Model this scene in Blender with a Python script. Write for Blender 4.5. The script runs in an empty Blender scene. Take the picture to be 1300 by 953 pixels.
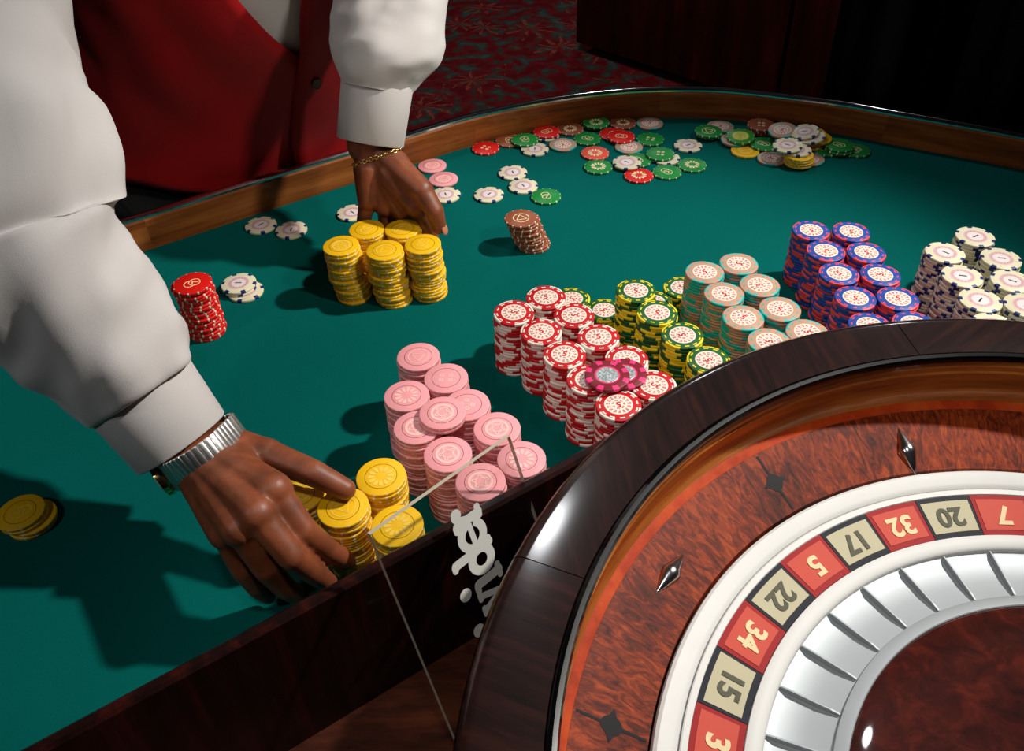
import bpy, bmesh, math, random
from mathutils import Vector, Matrix, noise, Quaternion
random.seed(7)
R_ = math.radians
sc = bpy.context.scene
COL = sc.collection

# ------------------------------------------------------------------ camera
# metres; the felt of the table is z = 0, the floor z = -0.86
cam_d = bpy.data.cameras.new('camera')
cam = bpy.data.objects.new('camera', cam_d); COL.objects.link(cam)
cr = Vector((0.99938318, -0.02246139, -0.02699526))
cu = Vector((0.03511778, 0.63920717, 0.76823234))
cf = Vector((0.0, 0.7687065, -0.63960169))
mw = Matrix.Identity(4)
for i in range(3):
    mw[i][0] = cr[i]; mw[i][1] = cu[i]; mw[i][2] = -cf[i]
mw[2][3] = 0.58
cam.matrix_world = mw
cam_d.sensor_fit = 'HORIZONTAL'; cam_d.sensor_width = 36.0
cam_d.lens = 36.0 * 1102.4 / 1300.0
cam_d.shift_y = -45.0 / 1300.0
cam_d.clip_start = 0.02
sc.camera = cam

# ------------------------------------------------------------------ world, lamps, exposure
wd = bpy.data.worlds.new('world'); sc.world = wd; wd.use_nodes = True
wd.node_tree.nodes['Background'].inputs[0].default_value = (0.9, 0.8, 0.75, 1)
wd.node_tree.nodes['Background'].inputs[1].default_value = 0.012

def spot(name, loc, target, watts, angle, blend, size, col):
    d = bpy.data.lights.new(name, 'SPOT'); d.energy = watts; d.spot_size = R_(angle); d.spot_blend = blend
    d.shadow_soft_size = size; d.color = col
    o = bpy.data.objects.new(name, d); COL.objects.link(o); o.location = loc
    o.rotation_euler = (Vector(target) - Vector(loc)).to_track_quat('-Z', 'Y').to_euler()
    return o
spot('table_spotlight', (1.44, 0.92, 1.75), (-0.02, 0.64, 0), 215, 31.5, 0.75, 0.05, (1.0, 0.96, 0.89))
spot('wheel_fill', (0.02, -0.05, 1.95), (0.26, 0.28, 0.03), 36, 38, 0.8, 0.09, (1.0, 0.96, 0.90))  # added fill from the camera side to light the wheel
spot('dealer_fill', (0.95, 0.10, 1.25), (-0.30, 1.05, 0.13), 40, 26, 0.8, 0.07, (1.0, 0.93, 0.84))  # added fill to brighten the vest and sleeve
spot('aisle_fill', (0.0, 2.6, 1.9), (0.25, 3.3, -0.86), 48, 85, 0.9, 0.1, (1.0, 0.9, 0.8))  # added fill to brighten the carpet and cabinet
def room_and_fill_lamp(loc, watts):
    d = bpy.data.lights.new('ceiling_and_fill_lamp', 'POINT'); d.energy = watts; d.shadow_soft_size = 0.11; d.color = (0.95, 0.97, 1.0)
    o = bpy.data.objects.new('ceiling_and_fill_lamp', d); COL.objects.link(o); o.location = loc
for l_ in ((-0.2, 2.05, 1.88), (0.6, 5.0, 1.88), (2.6, 5.6, 1.88), (-1.5, -0.5, 1.88)): room_and_fill_lamp(l_, 22)  # the last is an added fill for the shadowed chips at left

vs = sc.view_settings
sc.display_settings.display_device = 'sRGB'
vs.view_transform = 'Standard'; vs.look = 'None'; vs.gamma = 1.0; vs.use_curve_mapping = False
vs.exposure = 0.14

# ------------------------------------------------------------------ helpers
def srgb(r, g, b):
    def f(c):
        c /= 255.0
        return c / 12.92 if c <= 0.04045 else ((c + 0.055) / 1.055) ** 2.4
    return (f(r), f(g), f(b), 1.0)

def tag(o, label=None, cat=None, group=None, kind=None):
    if label: o['label'] = label
    if cat: o['category'] = cat
    if group: o['group'] = group
    if kind: o['kind'] = kind
    return o

def obj(name, me, mat=None, parent=None, smooth=True, **kw):
    o = bpy.data.objects.new(name, me); COL.objects.link(o)
    if mat is not None and not me.materials:
        for m in (mat if isinstance(mat, (list, tuple)) else [mat]): me.materials.append(m)
    if smooth and me.polygons: me.polygons.foreach_set('use_smooth', [True] * len(me.polygons))
    if parent: o.parent = parent
    return tag(o, **kw)

def inst(name, me, parent=None, loc=(0, 0, 0), rot=(0, 0, 0), **kw):
    o = bpy.data.objects.new(name, me); COL.objects.link(o)
    o.location = loc; o.rotation_euler = rot
    if parent: o.parent = parent
    return tag(o, **kw)

def empty(name, loc=(0, 0, 0), **kw):
    o = bpy.data.objects.new(name, None); COL.objects.link(o); o.location = loc; o.empty_display_size = 0.02
    return tag(o, **kw)

def pyd(name, v, f, mat=None):
    me = bpy.data.meshes.new(name); me.from_pydata([tuple(p) for p in v], [], f); me.update()
    if mat is not None:
        for m in (mat if isinstance(mat, (list, tuple)) else [mat]): me.materials.append(m)
    return me

def sharp(me, ang=35):
    me.polygons.foreach_set('use_smooth', [True] * len(me.polygons))
    bm = bmesh.new(); bm.from_mesh(me)
    for e in bm.edges:
        e.smooth = not (len(e.link_faces) == 2 and e.calc_face_angle(0) > R_(ang))
    bm.to_mesh(me); bm.free()
    return me

def lathe(name, prof, n, mat=None, a0=0.0, a1=2 * math.pi, closed_prof=True, ang=30):
    """revolve (r, z) points; closed_prof joins the last to the first"""
    full = abs(a1 - a0 - 2 * math.pi) < 1e-6
    k = n if full else n + 1
    v = []; f = []; m = len(prof)
    for i in range(k):
        a = a0 + (a1 - a0) * i / n
        for r, z in prof: v.append((r * math.cos(a), r * math.sin(a), z))
    for i in range(n):
        i2 = (i + 1) % k
        for j in range(m if closed_prof else m - 1):
            j2 = (j + 1) % m
            f.append((i * m + j, i2 * m + j, i2 * m + j2, i * m + j2))
    if not full and closed_prof:
        f.append(tuple(range(m))); f.append(tuple((k - 1) * m + j for j in reversed(range(m))))
    me = pyd(name, v, f, mat)
    bm = bmesh.new(); bm.from_mesh(me)
    bmesh.ops.remove_doubles(bm, verts=bm.verts, dist=1e-6)
    bmesh.ops.recalc_face_normals(bm, faces=bm.faces); bm.to_mesh(me); bm.free()
    return sharp(me, ang)

def box(name, x0, x1, y0, y1, z0, z1, mat=None, bev=0.0, seg=2):
    bm = bmesh.new(); bmesh.ops.create_cube(bm, size=1)
    for v in bm.verts:
        v.co = Vector((x0 + (v.co.x + .5) * (x1 - x0), y0 + (v.co.y + .5) * (y1 - y0), z0 + (v.co.z + .5) * (z1 - z0)))
    if bev: bmesh.ops.bevel(bm, geom=bm.edges[:], offset=bev, segments=seg, affect='EDGES', profile=0.5)
    me = bpy.data.meshes.new(name); bm.to_mesh(me); bm.free()
    if mat: me.materials.append(mat)
    return sharp(me, 40)

def frame(d):
    d = d.normalized(); a = Vector((0, 0, 1)) if abs(d.z) < 0.9 else Vector((1, 0, 0))
    x = a.cross(d).normalized(); return x, d.cross(x)

def sweep(name, path, prof, mat=None, closed=False, up=Vector((0, 0, 1)), cap=True, ang=35):
    """sweep a (side, up) profile along a 3D path; side = right-hand horizontal normal"""
    v = []; f = []; n = len(path); m = len(prof)
    for i, p in enumerate(path):
        p = Vector(p)
        a = Vector(path[i - 1]) if (i or closed) else p
        b = Vector(path[(i + 1) % n]) if (i < n - 1 or closed) else p
        t = (b - a).normalized(); s = t.cross(up).normalized()
        for q in prof: v.append(p + s * q[0] + up * q[1])
    for i in range(n if closed else n - 1):
        i2 = (i + 1) % n
        for j in range(m):
            j2 = (j + 1) % m
            f.append((i * m + j, i * m + j2, i2 * m + j2, i2 * m + j))
    if cap and not closed:
        f.append(tuple(reversed(range(m)))); f.append(tuple((n - 1) * m + j for j in range(m)))
    me = pyd(name, v, f, mat)
    bm = bmesh.new(); bm.from_mesh(me); bmesh.ops.recalc_face_normals(bm, faces=bm.faces); bm.to_mesh(me); bm.free()
    return sharp(me, ang)

def smooth_path(pts, sub=8):
    """Catmull-Rom through the points (any tuples)"""
    out = []; n = len(pts)
    for i in range(n - 1):
        p0 = pts[max(i - 1, 0)]; p1 = pts[i]; p2 = pts[i + 1]; p3 = pts[min(i + 2, n - 1)]
        for k in range(sub):
            t = k / sub
            out.append(tuple(0.5 * ((2 * b) + (-a + c) * t + (2 * a - 5 * b + 4 * c - d) * t * t + (-a + 3 * b - 3 * c + d) * t ** 3)
                             for a, b, c, d in zip(p0, p1, p2, p3)))
    out.append(tuple(pts[-1])); return out

def prism(name, poly, z0, z1, mat=None):
    bm = bmesh.new()
    vs_ = [bm.verts.new((x, y, z1)) for x, y in poly]
    f = bm.faces.new(vs_)
    bmesh.ops.triangulate(bm, faces=[f])
    r = bmesh.ops.extrude_face_region(bm, geom=bm.faces[:])
    for v in [g for g in r['geom'] if isinstance(g, bmesh.types.BMVert)]: v.co.z = z0
    bmesh.ops.recalc_face_normals(bm, faces=bm.faces)
    me = bpy.data.meshes.new(name); bm.to_mesh(me); bm.free()
    if mat: me.materials.append(mat)
    return me

def capsule(bm, a, b, ra, rb, n=14, k=5, flat=None):
    """tapered capsule; flat = (axis vector, factor) squashes it along that axis about its own line"""
    a = Vector(a); b = Vector(b); d = b - a
    L = d.length
    if L < 1e-6: d = Vector((0, 0, 1))
    x, y = frame(d); d = d.normalized()
    rings = []
    for i in range(k + 1):
        t = math.pi / 2 * (1 - i / k); rings.append((a - d * ra * math.sin(t), ra * math.cos(t)))
    for i in range(k + 1):
        t = math.pi / 2 * i / k; rings.append((b + d * rb * math.sin(t), rb * math.cos(t)))
    vv = []
    for c, r in rings:
        row = []
        for j in range(n):
            an = 2 * math.pi * j / n
            p = c + (x * math.cos(an) + y * math.sin(an)) * max(r, 1e-5)
            if flat:
                ax = flat[0]; q = a + d * (p - a).dot(d); o_ = p - q
                p = q + o_ - ax * o_.dot(ax) * (1 - flat[1])
            row.append(bm.verts.new(p))
        vv.append(row)
    for i in range(len(vv) - 1):
        for j in range(n):
            bm.faces.new((vv[i][j], vv[i][(j + 1) % n], vv[i + 1][(j + 1) % n], vv[i + 1][j]))
    bm.faces.new(list(reversed(vv[0]))); bm.faces.new(vv[-1])

def ball(bm, c, rx, ry, rz, rot=None, n=16, m=10):
    M = Matrix.Translation(Vector(c)) @ (rot.to_4x4() if rot else Matrix.Identity(4)) @ Matrix.Diagonal((rx, ry, rz, 1))
    bmesh.ops.create_uvsphere(bm, u_segments=n, v_segments=m, radius=1, matrix=M)

def remesh(name, bm, voxel, smooth=6, factor=0.5, mat=None):
    bmesh.ops.recalc_face_normals(bm, faces=bm.faces)
    me = bpy.data.meshes.new('tmp'); bm.to_mesh(me); bm.free()
    o = bpy.data.objects.new('tmp', me); COL.objects.link(o)
    r = o.modifiers.new('r', 'REMESH'); r.mode = 'VOXEL'; r.voxel_size = voxel
    s = o.modifiers.new('s', 'SMOOTH'); s.iterations = smooth; s.factor = factor
    dg = bpy.context.evaluated_depsgraph_get(); dg.update()
    out = bpy.data.meshes.new_from_object(o.evaluated_get(dg)); out.name = name
    bpy.data.objects.remove(o); bpy.data.meshes.remove(me)
    out.materials.clear()
    if mat: out.materials.append(mat)
    out.polygons.foreach_set('use_smooth', [True] * len(out.polygons))
    return out

def text_mesh(name, s, size, extrude, offset=0.0, mat=None, width=None, align='CENTER'):
    cu_ = bpy.data.curves.new('t', 'FONT'); cu_.body = s; cu_.size = size; cu_.extrude = extrude; cu_.offset = offset
    cu_.align_x = align; cu_.align_y = 'CENTER' if align == 'CENTER' else 'TOP_BASELINE'; cu_.resolution_u = 4
    o = bpy.data.objects.new('t', cu_); COL.objects.link(o)
    dg = bpy.context.evaluated_depsgraph_get(); dg.update()
    me = bpy.data.meshes.new_from_object(o.evaluated_get(dg)); me.name = name
    bpy.data.objects.remove(o); bpy.data.curves.remove(cu_)
    me.materials.clear()
    if mat: me.materials.append(mat)
    return me

# ------------------------------------------------------------------ materials
def new_mat(name):
    m = bpy.data.materials.new(name); m.use_nodes = True
    nt = m.node_tree; b = nt.nodes['Principled BSDF']
    return m, nt, b
def N(nt, t, **kw):
    n = nt.nodes.new(t)
    for k, v in kw.items():
        if k.startswith('i_'):
            n.inputs[k[2:]].default_value = v
        else: setattr(n, k, v)
    return n
def math_n(nt, op, a, b=None, c=None):
    n = nt.nodes.new('ShaderNodeMath'); n.operation = op
    for i, x in enumerate((a, b, c)):
        if x is None: continue
        if isinstance(x, (int, float)): n.inputs[i].default_value = x
        else: nt.links.new(x, n.inputs[i])
    return n.outputs[0]
def mix_c(nt, fac, a, b):
    n = nt.nodes.new('ShaderNodeMix'); n.data_type = 'RGBA'
    if isinstance(fac, (int, float)): n.inputs[0].default_value = fac
    else: nt.links.new(fac, n.inputs[0])
    for s, x in ((6, a), (7, b)):
        if isinstance(x, tuple): n.inputs[s].default_value = x
        else: nt.links.new(x, n.inputs[s])
    return n.outputs[2]
def ramp(nt, fac, stops):
    n = nt.nodes.new('ShaderNodeValToRGB'); e = n.color_ramp.elements
    while len(e) < len(stops): e.new(0.5)
    for el, (p, c) in zip(e, stops): el.position = p; el.color = c
    nt.links.new(fac, n.inputs[0]); return n.outputs[0]
def bump(nt, b, h, strength, dist):
    n = nt.nodes.new('ShaderNodeBump'); n.inputs['Strength'].default_value = strength; n.inputs['Distance'].default_value = dist
    nt.links.new(h, n.inputs['Height']); nt.links.new(n.outputs[0], b.inputs['Normal'])

def plain(name, col, rough=0.5, metal=0.0, coat=0.0, spec=0.5, noise_amt=0.0, nscale=60):
    m, nt, b = new_mat(name)
    b.inputs['Roughness'].default_value = rough; b.inputs['Metallic'].default_value = metal
    b.inputs['Coat Weight'].default_value = coat; b.inputs['Specular IOR Level'].default_value = spec
    b.inputs['Coat Roughness'].default_value = 0.08
    tc = N(nt, 'ShaderNodeTexCoord'); no = N(nt, 'ShaderNodeTexNoise', i_Scale=nscale)
    nt.links.new(tc.outputs['Object'], no.inputs['Vector'])
    k = noise_amt or 0.06
    dark = tuple(c * (1 - k) for c in col[:3]) + (1,)
    nt.links.new(mix_c(nt, no.outputs[0], dark, col), b.inputs['Base Color'])
    return m

def wood(name, dark, mid, light, scale=(30, 4, 30), rough=0.3, coat=0.4, detail=6, wave=0.0, perobj=True, bmp=0.05):
    m, nt, b = new_mat(name)
    tc = N(nt, 'ShaderNodeTexCoord'); mp = N(nt, 'ShaderNodeMapping'); mp.inputs['Scale'].default_value = scale
    nt.links.new(tc.outputs['Object'], mp.inputs[0])
    if perobj:
        oi = N(nt, 'ShaderNodeObjectInfo'); ml = math_n(nt, 'MULTIPLY', oi.outputs['Random'], 17.0)
        nt.links.new(ml, mp.inputs['Location'])
    no = N(nt, 'ShaderNodeTexNoise', i_Scale=1.0, i_Detail=detail, i_Roughness=0.65, i_Distortion=wave)
    nt.links.new(mp.outputs[0], no.inputs['Vector'])
    c = ramp(nt, no.outputs[0], [(0.30, dark), (0.5, mid), (0.72, light)])
    nt.links.new(c, b.inputs['Base Color'])
    b.inputs['Roughness'].default_value = max(rough, 0.45); b.inputs['Specular IOR Level'].default_value = 0.12; b.inputs['Coat Weight'].default_value = coat; b.inputs['Coat Roughness'].default_value = 0.05
    if bmp: bump(nt, b, no.outputs[0], bmp, 0.001)
    return m

M = {}
M['rail'] = wood('rail_walnut', srgb(84, 42, 16), srgb(138, 76, 32), srgb(172, 104, 50), (5, 5, 60), 0.35, 0.25)
M['board'] = wood('board_mahogany', srgb(12, 4, 3), srgb(27, 9, 7), srgb(60, 16, 11), (60, 60, 4), 0.28, 0.3)
M['deck'] = wood('deck_mahogany', srgb(40, 16, 10), srgb(74, 34, 20), srgb(110, 56, 30), (12, 60, 12), 0.4, 0.2)
M['rim'] = wood('rim_rosewood', srgb(16, 7, 5), srgb(30, 13, 10), srgb(48, 22, 16), (14, 150, 150), 0.24, 1.0, wave=0.4)
M['rim'].node_tree.nodes['Principled BSDF'].inputs['Coat Roughness'].default_value = 0.13
M['lip'] = plain('black_lacquer', srgb(8, 8, 9), 0.07, 0, 0.0, 0.35)
M['track'] = wood('ball_track', srgb(120, 60, 18), srgb(165, 92, 34), srgb(195, 120, 52), (8, 8, 90), 0.25, 0.5)
M['track_edge'] = wood('track_edge', srgb(130, 36, 8), srgb(172, 56, 16), srgb(196, 82, 26), (30, 30, 30), 0.25, 0.5)
def burl(name):
    m, nt, b = new_mat(name)
    tc = N(nt, 'ShaderNodeTexCoord')
    sp = N(nt, 'ShaderNodeSeparateXYZ'); nt.links.new(tc.outputs['Object'], sp.inputs[0])
    r = math_n(nt, 'SQRT', math_n(nt, 'ADD', math_n(nt, 'POWER', sp.outputs[0], 2.0), math_n(nt, 'POWER', sp.outputs[1], 2.0)))
    th = math_n(nt, 'ARCTAN2', sp.outputs[1], sp.outputs[0])
    cb = N(nt, 'ShaderNodeCombineXYZ'); nt.links.new(math_n(nt, 'MULTIPLY', r, 55.0), cb.inputs[0]); nt.links.new(math_n(nt, 'MULTIPLY', th, 44.0), cb.inputs[1])
    n1 = N(nt, 'ShaderNodeTexNoise', i_Scale=1.0, i_Detail=8, i_Roughness=0.7, i_Distortion=1.6); nt.links.new(cb.outputs[0], n1.inputs['Vector'])
    n2 = N(nt, 'ShaderNodeTexNoise', i_Scale=14.0, i_Detail=3); nt.links.new(tc.outputs['Object'], n2.inputs['Vector'])
    f = math_n(nt, 'ADD', math_n(nt, 'MULTIPLY', n1.outputs[0], 0.75), math_n(nt, 'MULTIPLY', n2.outputs[0], 0.25))
    c = ramp(nt, f, [(0.34, srgb(44, 13, 6)), (0.47, srgb(100, 34, 13)), (0.56, srgb(142, 54, 18)), (0.70, srgb(178, 82, 30))])
    nt.links.new(c, b.inputs['Base Color'])
    b.inputs['Roughness'].default_value = 0.5; b.inputs['Specular IOR Level'].default_value = 0.1; b.inputs['Coat Weight'].default_value = 0.4; b.inputs['Coat Roughness'].default_value = 0.04
    return m
M['burl'] = burl('apron_burl')
M['cone'] = wood('cone_mahogany', srgb(34, 9, 7), srgb(62, 18, 12), srgb(96, 32, 20), (50, 50, 20), 0.16, 0.7, wave=0.8)
M['chrome'] = plain('chrome', (0.72, 0.73, 0.76, 1), 0.12, 1.0)
M['steel'] = plain('brushed_steel', (0.55, 0.56, 0.56, 1), 0.33, 1.0)
M['silver'] = plain('satin_silver', (0.40, 0.43, 0.45, 1), 0.5, 0.35, 0.0, 0.3)
def matt(name, col): return plain(name, col, 0.55, 0, 0.0, 0.15)
M['band'] = plain('watch_band_steel', (0.80, 0.79, 0.78, 1), 0.36, 1.0)
M['gold'] = plain('gold', (0.83, 0.56, 0.22, 1), 0.22, 1.0)
M['white_ring'] = plain('ivory_ring', srgb(218, 217, 214), 0.5, 0, 0.0, 0.2)
M['num_red'] = matt('number_red', srgb(150, 14, 18))
M['num_black'] = matt('number_black', srgb(16, 20, 34))
M['num_green'] = matt('number_green', srgb(10, 96, 46))
M['panel_red'] = matt('panel_red', srgb(196, 74, 58))
M['panel_black'] = matt('panel_beige', srgb(186, 178, 148))
M['cream'] = matt('cream_print', srgb(226, 205, 160))
M['dark_print'] = matt('dark_print', srgb(84, 82, 66))
M['black'] = matt('black_inlay', srgb(14, 12, 16))
M['glyph'] = plain('white_lettering', srgb(206, 204, 198), 0.5)
M['skin'] = None
M['shirt'] = None
def fabric(name, col, weave, rough=0.9, dots=False, sheen=0.2, dk=0.80):
    m, nt, b = new_mat(name)
    tc = N(nt, 'ShaderNodeTexCoord'); no = N(nt, 'ShaderNodeTexNoise', i_Scale=weave, i_Detail=3); nt.links.new(tc.outputs['Object'], no.inputs['Vector'])
    n2 = N(nt, 'ShaderNodeTexNoise', i_Scale=7.0, i_Detail=2); nt.links.new(tc.outputs['Object'], n2.inputs['Vector'])
    d = tuple(c * dk for c in col[:3]) + (1,)
    f = math_n(nt, 'ADD', math_n(nt, 'MULTIPLY', no.outputs[0], 0.6), math_n(nt, 'MULTIPLY', n2.outputs[0], 0.4))
    c = mix_c(nt, f, d, col)
    if dots:
        vo = N(nt, 'ShaderNodeTexVoronoi', i_Scale=130.0); nt.links.new(tc.outputs['Object'], vo.inputs['Vector'])
        c = mix_c(nt, math_n(nt, 'LESS_THAN', vo.outputs[0], 0.14), c, tuple(min(1, x * 1.02) for x in col[:3]) + (1,))
    nt.links.new(c, b.inputs['Base Color'])
    b.inputs['Roughness'].default_value = rough; b.inputs['Sheen Weight'].default_value = sheen; b.inputs['Specular IOR Level'].default_value = 0.2
    bump(nt, b, no.outputs[0], 0.25, 0.0006)
    return m
M['felt'] = fabric('teal_felt', srgb(0, 99, 93), 620, 0.95, sheen=0.0, dk=0.62)
M['felt'].node_tree.nodes['Principled BSDF'].inputs['Specular IOR Level'].default_value = 0.05
M['shirt'] = fabric('white_shirt', srgb(216, 211, 209), 1400, 0.85)
M['vest'] = fabric('red_vest', srgb(160, 6, 14), 1600, 0.6, sheen=0.05)
M['vest_button'] = plain('vest_button', srgb(96, 16, 18), 0.35, 0, 0.2)
M['shirt_button'] = plain('shirt_button', srgb(225, 222, 215), 0.3)
M['trousers'] = fabric('black_trousers', srgb(14, 13, 14), 1200, 0.8)
M['shoe'] = plain('black_leather', srgb(12, 11, 11), 0.3, 0, 0.3)
M['hair'] = plain('black_hair', srgb(14, 12, 11), 0.6, noise_amt=0.5, nscale=300)
M['eye'] = plain('eye_white', srgb(220, 214, 205), 0.2)
M['iris'] = plain('iris', srgb(30, 16, 10), 0.15)
M['lips'] = plain('lips', srgb(96, 50, 42), 0.4)
M['nail'] = plain('nail', srgb(196, 128, 104), 0.3, 0, 0.3)
def skin():
    m, nt, b = new_mat('brown_skin')
    tc = N(nt, 'ShaderNodeTexCoord'); no = N(nt, 'ShaderNodeTexNoise', i_Scale=45.0, i_Detail=4); nt.links.new(tc.outputs['Object'], no.inputs['Vector'])
    n2 = N(nt, 'ShaderNodeTexNoise', i_Scale=500.0, i_Detail=2); nt.links.new(tc.outputs['Object'], n2.inputs['Vector'])
    nt.links.new(ramp(nt, no.outputs[0], [(0.3, srgb(100, 52, 30)), (0.55, srgb(130, 68, 40)), (0.75, srgb(150, 84, 52))]), b.inputs['Base Color'])
    b.inputs['Roughness'].default_value = 0.48; b.inputs['Subsurface Weight'].default_value = 0.08
    b.inputs['Subsurface Radius'].default_value = (0.006, 0.002, 0.001)
    bump(nt, b, n2.outputs[0], 0.15, 0.0005)
    return m
M['skin'] = skin()
def carpet():
    m, nt, b = new_mat('patterned_carpet')
    tc = N(nt, 'ShaderNodeTexCoord'); o = tc.outputs['Object']
    nd = N(nt, 'ShaderNodeTexNoise', i_Scale=5.0, i_Detail=3); nt.links.new(o, nd.inputs['Vector'])
    va = N(nt, 'ShaderNodeVectorMath', operation='MULTIPLY_ADD'); nt.links.new(nd.outputs['Color'], va.inputs[0]); va.inputs[1].default_value = (0.12, 0.12, 0.12); nt.links.new(o, va.inputs[2])
    w = va.outputs[0]
    # radiating leaf tufts: voronoi cells, petals by the angle round each cell centre
    vo = N(nt, 'ShaderNodeTexVoronoi', i_Scale=4.2); nt.links.new(w, vo.inputs['Vector'])
    su = N(nt, 'ShaderNodeVectorMath', operation='SUBTRACT'); nt.links.new(w, su.inputs[0]); nt.links.new(vo.outputs['Position'], su.inputs[1])
    sp = N(nt, 'ShaderNodeSeparateXYZ'); nt.links.new(su.outputs[0], sp.inputs[0])
    th = math_n(nt, 'ARCTAN2', sp.outputs[1], sp.outputs[0])
    pet = math_n(nt, 'SINE', math_n(nt, 'MULTIPLY', th, 9.0))
    rad = math_n(nt, 'MULTIPLY', vo.outputs['Distance'], 2.0)
    n6 = N(nt, 'ShaderNodeTexNoise', i_Scale=18.0, i_Detail=2); nt.links.new(o, n6.inputs['Vector'])
    leaf = math_n(nt, 'GREATER_THAN', math_n(nt, 'ADD', pet, math_n(nt, 'MULTIPLY', n6.outputs[0], 2.2)), math_n(nt, 'ADD', math_n(nt, 'MULTIPLY', rad, 1.3), 0.95))
    n3 = N(nt, 'ShaderNodeTexNoise', i_Scale=26.0, i_Detail=3); nt.links.new(o, n3.inputs['Vector'])
    n4 = N(nt, 'ShaderNodeTexNoise', i_Scale=15.0, i_Detail=2); nt.links.new(w, n4.inputs['Vector'])
    base = ramp(nt, n4.outputs[0], [(0.38, srgb(96, 16, 24)), (0.50, srgb(112, 26, 32)), (0.555, srgb(56, 56, 52)), (0.66, srgb(64, 78, 74))])
    lf = ramp(nt, n3.outputs[0], [(0.35, srgb(112, 24, 26)), (0.55, srgb(142, 70, 54)), (0.66, srgb(70, 74, 68))])
    nt.links.new(mix_c(nt, leaf, base, lf), b.inputs['Base Color'])
    b.inputs['Roughness'].default_value = 0.95; b.inputs['Specular IOR Level'].default_value = 0.1
    n5 = N(nt, 'ShaderNodeTexNoise', i_Scale=350.0); nt.links.new(o, n5.inputs['Vector']); bump(nt, b, n5.outputs[0], 0.6, 0.004)
    return m
M['carpet'] = carpet()
M['cabinet'] = wood('cabinet_wood', srgb(26, 7, 5), srgb(52, 15, 10), srgb(84, 26, 16), (14, 14, 1.6), 0.4, 0.15)
M['wall'] = plain('dark_wall', srgb(40, 22, 18), 0.8)
M['ceil'] = plain('dark_ceiling', srgb(34, 30, 28), 0.9)
M['toe'] = plain('black_kick', srgb(9, 8, 8), 0.6)
M['backdrop'] = fabric('black_backdrop', srgb(12, 12, 12), 300, 0.95, sheen=0.0)
M['indicator'] = plain('red_cap', srgb(190, 30, 22), 0.3)
def acrylic():
    m, nt, b = new_mat('clear_acrylic')
    out = nt.nodes['Material Output']; nt.nodes.remove(b)
    tr = N(nt, 'ShaderNodeBsdfTransparent'); tr.inputs[0].default_value = (0.93, 0.94, 0.93, 1)
    gl = N(nt, 'ShaderNodeBsdfGlossy'); gl.inputs['Roughness'].default_value = 0.04
    lw = N(nt, 'ShaderNodeLayerWeight', i_Blend=0.5); fr = N(nt, 'ShaderNodeMath', operation='MULTIPLY_ADD'); pw = math_n(nt, 'POWER', lw.outputs['Facing'], 4.0); nt.links.new(pw, fr.inputs[0]); fr.inputs[1].default_value = 0.35; fr.inputs[2].default_value = 0.03; mx = N(nt, 'ShaderNodeMixShader')
    nt.links.new(fr.outputs[0], mx.inputs[0]); nt.links.new(tr.outputs[0], mx.inputs[1]); nt.links.new(gl.outputs[0], mx.inputs[2]); nt.links.new(mx.outputs[0], out.inputs[0])
    return m
M['acrylic'] = acrylic()
M['acrylic_edge'] = plain('acrylic_edge', srgb(196, 186, 166), 0.3, 0, 0.3)

# ------------------------------------------------------------------ the room
FL = -0.86
obj('floor', box('floor', -6, 6, -3, 8, FL - 0.05, FL), M['carpet'], kind='structure')
obj('ceiling', box('ceiling', -6, 6, -3, 8, 2.05, 2.10), M['ceil'], kind='structure')
obj('wall_back', box('wall_back', -6, 6, 8, 8.1, FL, 2.05), M['wall'], kind='structure')
obj('wall_front', box('wall_front', -6, 6, -3.1, -3, FL, 2.05), M['wall'], kind='structure')
obj('wall_left', box('wall_left', -6.1, -6, -3, 8, FL, 2.05), M['wall'], kind='structure')
obj('wall_right', box('wall_right', 6, 6.1, -3, 8, FL, 2.05), M['wall'], kind='structure')

# cabinet standing on the carpet behind the table
cab = empty('wooden_cabinet', (0.317, 3.653, FL), label='large dark mahogany panelled cabinet on the carpet behind the table', cat='cabinet')
cab.rotation_euler = (0, 0, math.atan2(-0.72, 0.69))
cm = M['cabinet']
def cabpart(n, *a, mat=cm, bev=0.004): return obj(n, box(n, *a, bev=bev), mat, cab)
cabpart('carcass', 0.02, 1.46, 0.03, 0.75, 0.046, 1.12)
cabpart('plinth', 0.06, 1.42, 0.06, 0.72, 0.0, 0.045, mat=M['toe'])
for i, (x0, x1) in enumerate(((0.0, 0.962), (0.975, 1.48))):
    cabpart('panel', x0, x1, 0.0, 0.029, 0.04, 1.12)
cabpart('top', -0.03, 1.51, -0.03, 0.78, 1.121, 1.16)
cabpart('indicator_lamp', 1.285, 1.305, -0.012, -0.0005, 0.36, 0.378, mat=M['indicator'], bev=0.003)

# black drape filling the black area right of the cabinet
dv = []; df = []
n = 160
for i in range(n + 1):
    t = i / n; x = 0.93 + 2.4 * t; y = 2.38 - 0.75 * t
    off = 0.035 * math.sin(t * 62) + 0.015 * math.sin(t * 151 + 1)
    for z in (FL + 0.01, -0.4, 0.0, 0.46): dv.append((x + off * 0.3, y + off, z))
for i in range(n):
    for j in range(3): df.append((i * 4 + j, (i + 1) * 4 + j, (i + 1) * 4 + j + 1, i * 4 + j + 1))
dr = obj('black_backdrop', pyd('backdrop', dv, df), M['backdrop'], label='plain black pleated drape filling the black area at the right beyond the table', cat='backdrop')
dr.modifiers.new('s', 'SOLIDIFY').thickness = 0.006

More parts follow.
